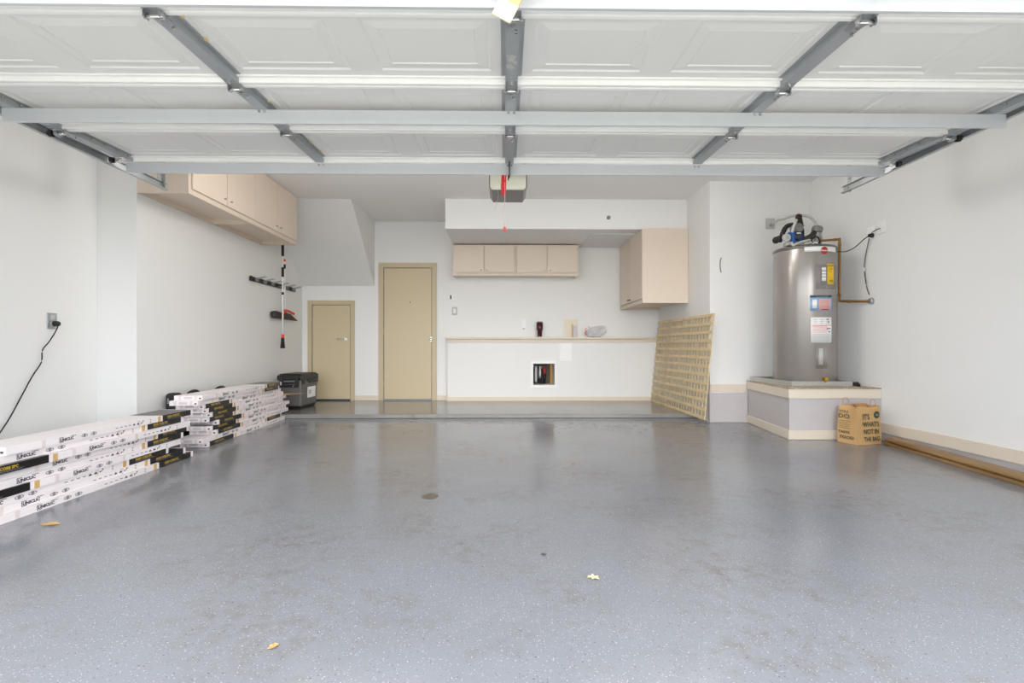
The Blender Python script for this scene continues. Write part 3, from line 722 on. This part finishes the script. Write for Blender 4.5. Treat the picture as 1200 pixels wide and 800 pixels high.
t = plate('access_plate', 'white rectangular cover plate below the ledge', 'cover plate', .912, 7.619, .79, .19, .27, M['white'], 'y')
MB().box(-.07, .07, -.012, -.0072, -.11, .11).obj('raised_centre', M['white'], t, .003)
t = tag(MB().cyl((1.343, 6.529, 2.55), (1.343, 6.505, 2.55), .026, .022, n=20).obj('soffit_knob', M['greyplastic'], None, .003), 'small grey round cap on the white soffit', 'cap')
t = tag(MB().tube([(2.505, 5.797, 1.90), (2.488, 5.785, 1.88), (2.484, 5.785, 1.82), (2.488, 5.785, 1.76), (2.500, 5.797, 1.735)], .0045, 8).obj('wall_hook', M['darkmetal']), 'thin black wire hook on white wall near water heater', 'hook')
t = plate('junction_box', 'flat grey junction box cover above left of water heater', 'junction box', 3.073, 5.799, 2.30, .105, .125, M['lightgrey'], 'y')
t = plate('wall_outlet', 'double white wall outlet with black plug on right wall, nearer plate', 'outlet', XR - .001, 4.70, 2.005, .115, .125, M['white'], '-x')
MB().box(-.0095, -.0072, -.040, .0, -.04, .04).box(-.0095, -.0072, .008, .045, -.04, .04).obj('rocker', M['white'], t, .002)
t = plate('wall_outlet', 'white wall outlet beside it, farther plate on right wall', 'outlet', XR - .001, 4.83, 1.975, .115, .125, M['white'], '-x')
MB().box(-.0095, -.0072, -.018, .018, -.04, .04).obj('socket', M['white'], t, .002)
cdd = thing('heater_cord', 'black cord running from water heater top to right wall outlet', 'cord', (XR - .02, 4.80, 1.945))
MB().cyl((.008, 0, 0), (-.03, 0, 0), .022, .016, n=12).obj('plug', M['black'], cdd)
MB().tube([(-.02, 0, 0), (-.06, .02, -.03), (-.12, .06, -.10), (-.18, .10, -.135), (-.24, .14, -.13), (-.30, .17, -.12), (-.38, .24, -.07), (-.43, .29, -.01), (-.46, .33, .025)], .0045, 8).obj('cable', M['rubber'], cdd)
MB().tube([(-.015, 0, 0), (-.02, -.03, .02), (-.015, -.07, .035), (-.012, -.12, .04)], .004, 8).obj('short_cable', M['rubber'], cdd)
hc = tag(MB().tube([(3.527, 4.831, 1.925), (3.53, 4.86, 1.85), (3.532, 4.888, 1.763), (3.535, 4.91, 1.666), (3.536, 4.906, 1.60), (3.535, 4.888, 1.512), (3.53, 4.86, 1.43), (3.528, 4.831, 1.38)], .0042, 8).obj('hanging_wire', M['darkmetal']), 'loose dark wire hanging down the right wall below the plug', 'wire')
MB().cyl((3.534, 4.908, 1.655), (3.535, 4.907, 1.615), .0055, n=8).obj('white_sleeve', M['white'], hc)

# ledge items
t = thing('tumbler', 'dark maroon insulated tumbler standing on the ledge', 'tumbler', (.525, 7.65, 1.0155))
MB().lathe([(0, 0), (.031, 0), (.034, .01), (.038, .10), (.048, .115), (.050, .225), (.046, .225), (0, .225)]).obj('cup', M['maroon'], t)
MB().lathe([(0, .2255), (.049, .2255), (.049, .236), (.03, .245), (0, .245)]).obj('lid', M['chrome'], t)
MB().lathe([(.0, -.0001), (.0325, -.0001), (.0355, .010), (.0355, .013), (.034, .013)]).obj('steel_base', M['chrome'], t)
t = thing('paper_strip', 'tan stick and white card leaning on beige cover plate', 'card', (1.03, 7.66, 1.0155))
MB().box(-.01, .005, .0, .012, 0, .20, Matrix.Rotation(R(-4), 4, 'X')).obj('stick', M['tan'], t, .002)
MB().box(.012, .062, .0, .01, 0, .175, Matrix.Rotation(R(-4), 4, 'X')).obj('card', M['palegrey'], t, .003)
t = thing('plastic_bag', 'crumpled clear plastic bag with red print on ledge', 'bag', (1.37, 7.655, 1.0158))
bm2 = bmesh.new(); bmesh.ops.create_icosphere(bm2, subdivisions=4, radius=1)
from mathutils import noise as NZ
for v in bm2.verts:
    p = v.co.copy(); q = 1 + .28 * NZ.noise(p * 1.8 + Vector((3, 1, 2))) + .10 * NZ.noise(p * 6)
    tx = .5 + .5 * p.x
    v.co = Vector((p.x * .155 * q, p.y * .06 * q, (.10 + p.z * .105 * q * (.50 + .6 * tx))))
    v.co.z = max(0, v.co.z - .03 * (1 - tx))
me = bpy.data.meshes.new('film'); bm2.to_mesh(me); bm2.free(); me.materials.append(M['film'])
for p in me.polygons: p.use_smooth = False
bo = link(me, 'film', t)
random.seed(9)
rp = MB()
for k in range(9):
    x = -.165 + .01 * random.random() + (.05 * (k > 6)); z = .03 + .016 * k
    rp.box(x, x + random.uniform(.015, .035), -.058, -.056, z, z + .009)
rp.obj('red_print', M['red'], t)

# ------------------------------------------------------------------ lattice panel
la = thing('lattice_panel', 'square-mesh wooden lattice panel leaning in right back corner', 'lattice', (2.245, 5.64, .0515))
ex = Vector((-.035, 1.95, 0)).normalized(); LW = 1.95; LH = 1.205
ez0 = Vector((.112, .075, 1.2)); ez = (ez0 - ex * ez0.dot(ex)).normalized(); en = ex.cross(ez).normalized()
mt = Matrix(((ex.x, en.x, ez.x, 0), (ex.y, en.y, ez.y, 0), (ex.z, en.z, ez.z, 0), (0, 0, 0, 1)))
# en points away from the room side when positive x; keep the long slats on the room side
sgn = -1 if en.x > 0 else 1
NV, NH = 22, 13
hs = MB().box(0, LW, min(0, sgn * .008), max(0, sgn * .008), 0, .036, mt).mesh('slat', M['lattice'])
vs = MB().box(0, .032, min(0, -sgn * .006), max(0, -sgn * .006), 0, LH, mt).mesh('slat', M['lattice'])
for k in range(NH):
    z = k * (LH - .036) / (NH - 1); o = link(hs, 'slat', la); o.location = ez * z + en * (sgn * .0004)
for k in range(NV):
    x = k * (LW - .032) / (NV - 1); o = link(vs, 'slat', la); o.location = ex * x

# ------------------------------------------------------------------ heater platform
P = [(2.68, 4.71), (3.548, 4.71), (3.548, 5.774), (2.803, 5.774)]
def off(poly, d): # push the left and front sides out
    return [(poly[0][0] - d, poly[0][1] - d), (poly[1][0], poly[1][1] - d), (poly[2][0], poly[2][1]), (poly[3][0] - d, poly[3][1])]
pl = thing('heater_platform', 'raised platform with beige trim carrying the water heater', 'platform', (0, 0, 0), 0, kind='structure')
MB().prism(P, 0.001, .47).obj('platform_body', M['curb'], pl)
MB().prism(off(P, .014), .388, .474).obj('upper_trim', M['trim'], pl, .003)
MB().prism(off(P, .013), .0015, .085).obj('lower_trim', M['trim'], pl, .003)
MB().prism(off(P, .016), .4745, .486).obj('plywood_top', M['osb'], pl, .003)

# drain pan
pn = thing('drain_pan', 'shallow metal drain pan under the water heater', 'pan', (2.79, 4.865, .4865))
b = MB().box(0, .60, 0, .83, 0, .004)
for a in [(0, .60, 0, .004, .004, .05), (0, .60, .826, .83, .004, .05), (0, .004, .004, .826, .004, .05), (.596, .60, .004, .826, .004, .05), (-.006, .606, -.006, 0, .044, .052), (-.006, 0, 0, .83, .044, .052)]: b.box(*a)
b.obj('pan_tray', M['pan'], pn, .0015)
MB().cyl((.601, .02, .024), (.66, .01, .024), .020, n=14).cyl((.66, .01, .024), (.665, .01, .0), .018, n=14).obj('drain_elbow', M['rubber'], pn)

# ------------------------------------------------------------------ water heater
WX, WY, WR, WZ = 3.085, 5.15, .288, .492
wh = thing('water_heater', 'tall grey cylindrical water heater with labels on platform', 'water heater', (WX, WY, WZ))
TH = 1.375
MB().lathe([(0, 0), (WR - .008, 0), (WR - .008, .035), (WR, .045), (WR, TH - .03), (WR - .001, TH - .025)], n=64).obj('tank', M['tank'], wh)
MB().lathe([(WR - .001, TH - .0249), (WR + .004, TH - .022), (WR + .004, TH - .002), (WR - .012, TH + .012), (0, TH + .016)], n=64).obj('top_cap', M['tankdark'], wh)
def patch(a0, a1, z0, z1, r, m, name, parent=wh, th=.0012, n=14):
    return MB().lathe([(r, z0 - WZ), (r + th, z0 - WZ), (r + th, z1 - WZ), (r, z1 - WZ), (r, z0 - WZ)], n=n, a0=a0, a1=a1).obj(name, m, parent)
p = patch(-121, -56, 1.803, 1.852, WR + .0042, M['white'], 'white_header_label')
p_ = MB().lathe([(0, 0), (.036, 0), (.036, .002), (0, .002)], n=24).obj('red_disc', M['redink'], p, rot=(R(90), 0, 0))
aa = R(-86); p_.location = ((WR + .006) * math.cos(aa), (WR + .006) * math.sin(aa) , 1.812 - WZ)
p_.rotation_euler = (R(90), 0, aa + R(90))
def cyltext(s, size, a, z, r, m, parent, sx=1, bold=0, name='lettering'):
    a = R(a); o = link(text_mesh(s, size, m, sx, bold, 1.0, 'CENTER'), name, parent)
    o.location = (r * math.cos(a), r * math.sin(a), z - WZ); o.rotation_euler = (R(90), 0, a + R(90)); return o
o = cyltext('Rheem', .024, -86, 1.804, WR + .0092, M['white'], p, 1, .0006)
patch(-101.5, -57, 1.437, 1.675, WR, M['tank'], 'upper_cover', th=.004)
g1 = patch(-92, -82.5, 1.475, 1.655, WR + .0042, M['greyplastic'], 'thermostat_strip', th=.004, n=6)
for k, (z0, z1) in enumerate([(1.615, 1.645), (1.585, 1.607), (1.555, 1.578), (1.515, 1.548)]): patch(-91.2, -83.3, z0, z1, WR + .0083, M['white'], 'white_mark', g1, n=5)
y_ = patch(-79.5, -63.5, 1.485, 1.685, WR + .0042, M['yellow'], 'yellow_energy_label')
cyltext('ENERGYGUIDE', .0105, -71.5, 1.662, WR + .0062, M['ink'], y_, .95, .0003)
for z, wd in ((1.63, 6), (1.605, 4), (1.55, 2), (1.52, 8), (1.508, 8)): patch(-74 , -74 + wd, z, z + .004, WR + .0055, M['ink'], 'label_print', y_, n=4)
b_ = patch(-111.5, -68.5, 1.226, 1.376, WR, M['bluelab'], 'blue_label')
patch(-111.5, -68.5, 1.355, 1.3765, WR + .0013, M['navy'], 'dark_header', b_)
cyltext('ENJOY YOUR WATER HEATER', .010, -90, 1.361, WR + .0036, M['palegrey'], b_, .9)
patch(-96, -72, 1.235, 1.34, WR + .0013, M['pink'], 'pink_panel', b_); patch(-107.5, -99.5, 1.25, 1.335, WR + .0013, M['white'], 'white_panel', b_)
patch(-91, -77, 1.232, 1.242, WR + .0026, M['redink'], 'label_print', b_, n=5)
for k in range(5): patch(-95, -75, 1.262 + k * .014, 1.264 + k * .014, WR + .0026, M['greyink'], 'label_print', b_, n=6)
w_ = patch(-110, -68.5, .915, 1.162, WR, M['white'], 'white_warning_label')
for k in range(5): patch(-107, -80 + (k % 2) * 4, 1.015 + k * .014, 1.022 + k * .014, WR + .0013, M['pink'], 'red_print', w_, n=6)
patch(-108, -70, 1.078, 1.088, WR + .0013, M['pink'], 'red_header', w_)
for k in range(7): patch(-107, -73 + (k % 3) * 1.5, .928 + k * .011, .930 + k * .011, WR + .0013, M['greyink'], 'small_print', w_, n=6)
for k in range(3):
    for j in range(3): patch(-106 + j * 12, -99 + j * 12, 1.10 + k * .018, 1.103 + k * .018, WR + .0013, M['greyink'], 'small_print', w_, n=3)
for a, z in ((-80, 1.045), (-75, 1.047), (-76, 1.015), (-80, 1.135), (-78, 1.11)): patch(a, a + 3.5, z, z + .012, WR + .0013, M['ink'], 'pictogram', w_, n=3)
patch(-101.5, -80, .664, .886, WR, M['tank'], 'lower_cover', th=.004)
g2 = patch(-96.5, -89, .70, .86, WR + .0042, M['lightgrey'], 'clear_strip', th=.004, n=5)
for s_ in ((-81, 1.45), (-81, 1.68 - .006), (-79, .64)): 
    a = R(s_[0]); q = Vector((math.cos(a), math.sin(a), 0)); c0 = Vector((0, 0, s_[1] - WZ)) + q * (WR + .004)
    MB().cyl(c0, c0 + q * .004, .006, n=8).obj('screw', M['chrome'], wh)
a = R(-87); q = Vector((math.cos(a), math.sin(a), 0)); c0 = Vector((0, 0, .553 - WZ + .01)) + q * WR
v_ = MB().cyl(c0, c0 + q * .045, .011, n=12).cyl(c0 + q * .03, c0 + q * .03 + Vector((0, 0, -.03)), .010, n=12).cyl(c0 + q * .045, c0 + q * .052, .018, n=8).obj('drain_valve', M['brass'], wh)
MB().cyl((.04, -.06, TH + .012), (.04, -.06, TH + .05), .016, n=12).cyl((.16, .12, TH + .012), (.16, .12, TH + .06), .014, n=12).obj('pipe_nipple', M['brass'], wh)

# copper pipe
cp = thing('copper_pipe', 'aged copper pipe from heater top to the right wall', 'pipe', (3.41, 5.09, 1.34))
MB().tube([(-.20, .0, .615), (-.05, 0, .625), (-.012, 0, .628), (0, 0, .614), (0, 0, .3), (0, 0, .02), (.004, -.004, .002), (.02, -.03, -.004), (.10, -.20, -.02), (.13, -.262, -.022)], .0115, 12, 3).obj('pipe', M['copper'], cp)
for p0, p1 in (((0, 0, .56), (0, 0, .59)), ((0, 0, .05), (0, 0, .08)), ((-.035, 0, .626), (-.06, 0, .625)), ((.035, -.06, -.008), (.05, -.095, -.012))):
    MB().cyl(p0, p1, .0145, n=12).obj('fitting', M['copper'], cp)
MB().cyl((.139, -.262, -.022), (.115, -.262, -.022), .034, .024, n=20).obj('wall_flange', M['galv'], cp)

# conduit from junction box over the tools
cn = thing('flexible_conduit', 'grey flexible conduit arching from junction box over the heater', 'conduit', (3.10, 5.79, 2.30))
MB().tube([(-.02, 0, -.02), (.0, -.10, .01), (-.05, -.32, -.03), (-.10, -.52, -.055), (-.06, -.66, -.075), (.02, -.70, -.115), (.08, -.70, -.20), (.13, -.68, -.30), (.155, -.62, -.40)], .014, 10, 6).obj('conduit', M['lightgrey'], cn)
MB().cyl((-.02, .0, -.02), (-.02, -.03, -.02), .016, n=12).obj('connector', M['galv'], cn)

# power saw and its neighbours on the heater
TZ = WZ + TH + .017
sw = thing('power_saw', 'blue and black power saw resting on the water heater', 'power tool', (2.95, 5.06, TZ)); sw.scale = (1.12, 1.12, 1.12)
MB().prism([(-.10, .01), (.10, .01), (.115, .03), (.02, .05), (-.10, .04)], -.04, .04, MXZ).obj('base_plate', M['lightgrey'], sw, .003)
MB().cyl((-.02, -.04, .085), (-.02, .05, .085), .056, n=24).box(-.072, -.042, -.055, .03, .02, .135).obj('motor_housing', M['blue'], sw, .006)
MB().cyl((-.015, -.0405, .085), (-.015, -.062, .085), .035, .028, n=20).obj('dark_vent', M['darkmetal'], sw, .004)
MB().box(-.035, .005, -.0635, -.0625, .108, .116).obj('white_mark', M['white'], sw)
MB().tube([(-.12, .03, .07), (-.10, .03, .15), (-.06, .03, .20), (.02, .03, .205), (.06, .03, .17), (.06, .03, .09)], lambda t: .026 - .006 * math.sin(t * 3.14), 12).obj('handle', M['rubber'], sw)
MB().tube([(.03, .0, .18), (.02, .0, .25), (.025, .0, .29)], lambda t: .034 - .010 * t, 12).obj('upright_grip', M['rubber'], sw)
MB().cyl((.02, 0, .29), (.02, 0, .305), .014, n=10).obj('grip_tip', M['tan'], sw)
MB().lathe([(0, -.03), (.045, -.03), (.05, 0), (.045, .03), (0, .03)], n=20).obj('blade_guard', M['greyplastic'], sw, loc=(-.005, -.01, .165), rot=(R(90), 0, 0))
MB().cyl((-.15, -.02, .07), (-.17, .0, .07), .034, .030, n=16).ball((-.185, 0, .062), .032).obj('side_knob', M['rubber'], sw)
MB().cyl((-.115, -.05, .075), (-.115, -.03, .075), .036, n=18).obj('pivot_washer', M['lightgrey'], sw); MB().cyl((-.115, -.056, .075), (-.115, -.0505, .075), .014, n=12).obj('pivot_bolt', M['galv'], sw)
MB().tube([(-.07, -.05, .12), (-.055, -.06, .18), (-.03, -.05, .235)], .012, 8).obj('lever', M['lightgrey'], sw)
MB().tube([(.05, .0, .05), (.09, -.02, .07), (.14, 0, .10), (.18, .03, .14)], lambda t: .034 - .01 * t, 12).obj('dust_bag', M['darkmetal'], sw)
MB().tube([(-.08, -.06, .03), (-.07, -.07, .0), (-.05, -.08, .01), (.02, -.07, .035), (.09, -.06, .05)], .012, 8).obj('pale_handle', M['lightgrey'], sw)
wl = thing('work_lamp', 'silver and dark work lamp with round head atop heater', 'lamp', (3.16, 5.10, TZ))
MB().lathe([(0, 0), (.03, 0), (.032, .01), (.022, .03), (.022, .10), (.03, .15), (.03, .16), (0, .16)], n=20).obj('lamp_cone', M['galv'], wl, rot=(0, R(8), 0))
MB().lathe([(0, .155), (.045, .158), (.052, .175), (.052, .205), (.04, .222), (0, .225)], n=24).obj('lamp_head', M['greyplastic'], wl, rot=(0, R(8), 0))
cc = thing('coiled_cord', 'tangled coil of black cord at heater top edge', 'cord', (3.09, 4.97, TZ + .002))
cp_ = []
for k in range(46):
    a = k * .55; rr_ = .038 + .012 * math.sin(k * .9)
    cp_.append((rr_ * math.cos(a), .02 * math.sin(k * .37), .048 + rr_ * math.sin(a) * .9))
MB().tube(cp_, .0042, 6, 2).obj('coil', M['rubber'], cc)
MB().tube([(-.03, 0, .03), (-.07, -.01, .02), (-.10, .02, .015)], .006, 6).cyl((-.04, -.01, .016), (.01, -.01, .02), .014, n=10).obj('cord_end', M['white'], cc)

# ------------------------------------------------------------------ paper bag
pb = thing('paper_bag', 'brown paper shopping bag with dark green slogan by platform', 'bag', (3.13, 4.425, 0.001), R(17))
BW, BD, BH = .285, .20, .335
def shell():
    m = MB(); nx, nd, nz = 8, 5, 8
    ring = [(i / nx * BW, 0) for i in range(nx)] + [(BW, j / nd * BD) for j in range(nd)] + [(BW - i / nx * BW, BD) for i in range(nx)] + [(0, BD - j / nd * BD) for j in range(nd)]
    rows = []
    for k in range(nz + 1):
        z = BH * k / nz; t = k / nz; row = []
        for (x, y) in ring:
            px, py = x, y
            if 0 < y < BD:  # gusset folds inwards towards the top
                g = (1 - abs(2 * y / BD - 1)) * .035 * t
                px += g if x == 0 else -g
            if 0 < x < BW and y == 0: py -= .012 * math.sin(math.pi * x / BW) * (1 - t) - .01 * math.sin(2 * math.pi * x / BW) * t * .4
            py += (BD / 2 - y) * .12 * t
            px += .010 * math.sin(t * 5 + y * 12) * t + .004 * NZ.noise(Vector((x * 9, y * 9, z * 9)))
            py += .004 * NZ.noise(Vector((x * 9 + 5, y * 9, z * 9)))
            zz = z + (.008 * math.sin(x * 25 + y * 17) if k == nz else 0)
            row.append((px, py, zz))
        rows.append(row)
    n = len(ring); vs = [p for r in rows for p in r]; fs = [(k * n + i, k * n + (i + 1) % n, (k + 1) * n + (i + 1) % n, (k + 1) * n + i) for k in range(nz) for i in range(n)]
    fs.append(tuple(range(n))[::-1])
    return m.faces(vs, fs)
sh = shell().obj('bag_body', M['kraft'], pb); sf = sh.modifiers.new('t', 'SOLIDIFY'); sf.thickness = .0012; sf.offset = -1
def frtext(s, size, x, z, m, sx=1, bold=.0, par=sh, tilt=0):
    o = link(text_mesh(s, size, m, sx, bold), 'lettering', par)
    t = z / BH
    o.location = (x, -.015 + .12 * t * BD / 2 - .002, z); o.rotation_euler = (R(90 - 4), R(tilt), 0); return o
frtext("IT'S", .068, .045, .225, M['greenink'], .85, .0012)
frtext("WHAT'S", .062, .050, .160, M['greenink'], .85, .0012)
frtext("NOT IN", .062, .055, .095, M['greenink'], .85, .0012)
frtext("THE BAG", .058, .058, .030, M['greenink'], .80, .0012)
dsc = MB().cyl((.225, .001, .262), (.225, -.003, .262), .032, n=24).obj('round_logo', M['greenink'], sh)
frtext("GO", .026, .207, .253, M['kraft'], 1, .0005).location.y = -.0045
def sdtext(s, size, y, z, m, sx=1, bold=0):
    o = link(text_mesh(s, size, m, sx, bold), 'side_lettering', sh)
    o.location = (-.006, y, z); o.rotation_euler = (R(90), 0, R(-90)); return o
for s, size, y, z, sx in [("YOU", .034, .180, .275, 1.3), ("DO", .055, .185, .225, 1.3), ("TASTE", .030, .185, .09, 1.3), ("FOOD", .040, .17, .04, 1.2)]: sdtext(s, size, y, z, M['greenink'], sx, .0008)
ln = MB()
for k in range(5): ln.box(-.0065, -.0055, .07 + (k % 2) * .02, .18, .135 + k * .016, .138 + k * .016)
ln.obj('printed_lines', M['greenink'], sh)
for y0, x0, x1, h in ((.03, .185, .25, .065), (.165, .02, .10, .07)):
    MB().tube([(x0, y0, BH - .02), (x0 + .004, y0, BH + h * .6), ((x0 + x1) / 2, y0, BH + h), (x1 - .004, y0, BH + h * .6), (x1, y0, BH - .02)], .0028, 6).obj('twisted_handle', M['kraftin'], pb)
MB().box(.16, .25, .10, .15, .30, .352).obj('folded_paper', M['kraftin'], pb, .004)

# ------------------------------------------------------------------ boards by the right wall
def board(name, lab, x_off, z0, prof, grp):
    # runs from the bag towards the door, slightly skewed to the wall
    a = Vector((3.400, 4.47, 0)); b_ = Vector((3.165, 2.45, 0)); d = (b_ - a); L = d.length; ang = math.atan2(d.y, d.x)
    m = Matrix(((0, 0, 1, 0), (1, 0, 0, 0), (0, 1, 0, 0), (0, 0, 0, 1)))
    o = MB().prism(prof, 0, L, m).obj(name, M['brown'], None, .003)
    o.location = (a.x, a.y, z0); o.rotation_euler = (0, 0, ang)
    return tag(o, lab, 'board', grp)
board('wooden_board', 'flat brown board on the floor, lower of two by right wall', 0, .0005, [(-.004, 0), (.105, 0), (.105, .024), (-.004, .024)], 'brown boards along the right wall')
board('wooden_board', 'rounded brown board stacked on top of the lower board by right wall', 0, .0255, [(.018, 0), (.105, 0), (.105, .038), (.05, .036), (.022, .030), (.004, .018), (.004, .008)], 'brown boards along the right wall')

# ------------------------------------------------------------------ added fill lamps, unseen behind the raised door, to brighten the back
for x, lab in ((-1.25, 'added fill tube lamp unseen behind the raised door, left one'), (1.35, 'added fill tube lamp unseen behind the raised door, right one')):
    f = thing('fill_lamp', lab, 'lamp', (x, 4.35, 2.56), 0, 'added fill lamps')
    MB().box(-.62, .62, -.075, .075, -.045, 0).obj('fill_lamp_housing', M['white'], f, .006)
    MB().cyl((-.58, -.035, -.062), (.58, -.035, -.062), .014, n=12).obj('tube', M['fillglow'], f)
    MB().cyl((-.58, .035, -.062), (.58, .035, -.062), .014, n=12).obj('tube', M['fillglow'], f)
    for sx in (-.5, .5): MB().cyl((sx, 0, 0), (sx, 0, ZC - 2.56 - .001), .004, n=6).obj('fill_lamp_chain', M['galv'], f)
    for sx in (-.45, 0, .45):
        l = bpy.data.lights.new('fill_light', 'POINT'); l.shadow_soft_size = .12; l.energy = FILL_LAMP / 3; l.color = (1.0, .96, .90)
        lo = bpy.data.objects.new('fill_light', l); COL.objects.link(lo); lo.parent = f; lo.location = (sx, 0, -.15)

# ------------------------------------------------------------------ litter on the floor
def leaf(name, lab, x, y, s, ang, m, pts):
    b = MB(); n = len(pts)
    ctr = (0, 0, .006 * s / .05)
    b.faces([ctr] + [(px * s, py * s, .002 + .006 * abs(math.sin(i * 1.7))) for i, (px, py) in enumerate(pts)], [(0, 1 + i, 1 + (i + 1) % n) for i in range(n)])
    o = b.obj(name, m); o.location = (x, y, .001); o.rotation_euler = (0, 0, ang)
    sf = o.modifiers.new('t', 'SOLIDIFY'); sf.thickness = .0008
    return tag(o, lab, 'leaf', None)
LP = [(1, 0), (.55, .25), (.6, .6), (.15, .4), (-.2, .65), (-.35, .25), (-.9, .15), (-.6, -.15), (-.3, -.5), (.1, -.3), (.5, -.5), (.6, -.15)]
leaf('dry_leaf', 'brown dry leaf on floor beside the near carton stack', -2.243, 2.509, .045, .3, M['leafdry'], LP)
leaf('dry_leaf', 'small tan leaf nearest the camera, left of centre', -.677, 1.478, .02, 1.1, M['leafdry'], LP)
leaf('dry_leaf', 'pale yellow leaf on open floor right of centre', .336, 1.905, .03, 2.4, M['leafyellow'], LP)
leaf('dry_leaf', 'tiny brown leaf scrap on floor in front of the step, right half', .50, 3.75, .02, .8, M['leafdry'], LP)
leaf('dry_leaf', 'tiny dark leaf scrap at middle of the floor, near the pale leaf', .165, 2.12, .018, 2.0, M['darkpatch'], LP)
pt = MB(); random.seed(2)
n = 14; pt.faces([(0, 0, .0012)] + [((.04 + .012 * random.random()) * math.cos(i * 2 * math.pi / n), (.055 + .02 * random.random()) * math.sin(i * 2 * math.pi / n), .0010) for i in range(n)], [(0, 1 + i, 1 + (i + 1) % n) for i in range(n)])
o = pt.obj('floor_spot', M['darkpatch']); o.location = (-.44, 2.96, 0); sf = o.modifiers.new('t', 'SOLIDIFY'); sf.thickness = .0008; sf.offset = 0
tag(o, 'dark oval spot stuck on the floor left of centre', 'spot')

# ------------------------------------------------------------------ outside the door, behind the camera
S('driveway', MB().box(-5, 5, -12, YD - .001, -.14, -.012), M['concrete'], 'pale concrete driveway outside the open door', 'driveway')
S('lawn', MB().box(-30, -5.01, -30, YD, -.2, -.03).box(5.01, 30, -30, YD, -.2, -.03).box(-5, 5, -30, -12.01, -.2, -.03), M['lawn'], 'grass beside the driveway outside the open door', 'lawn')
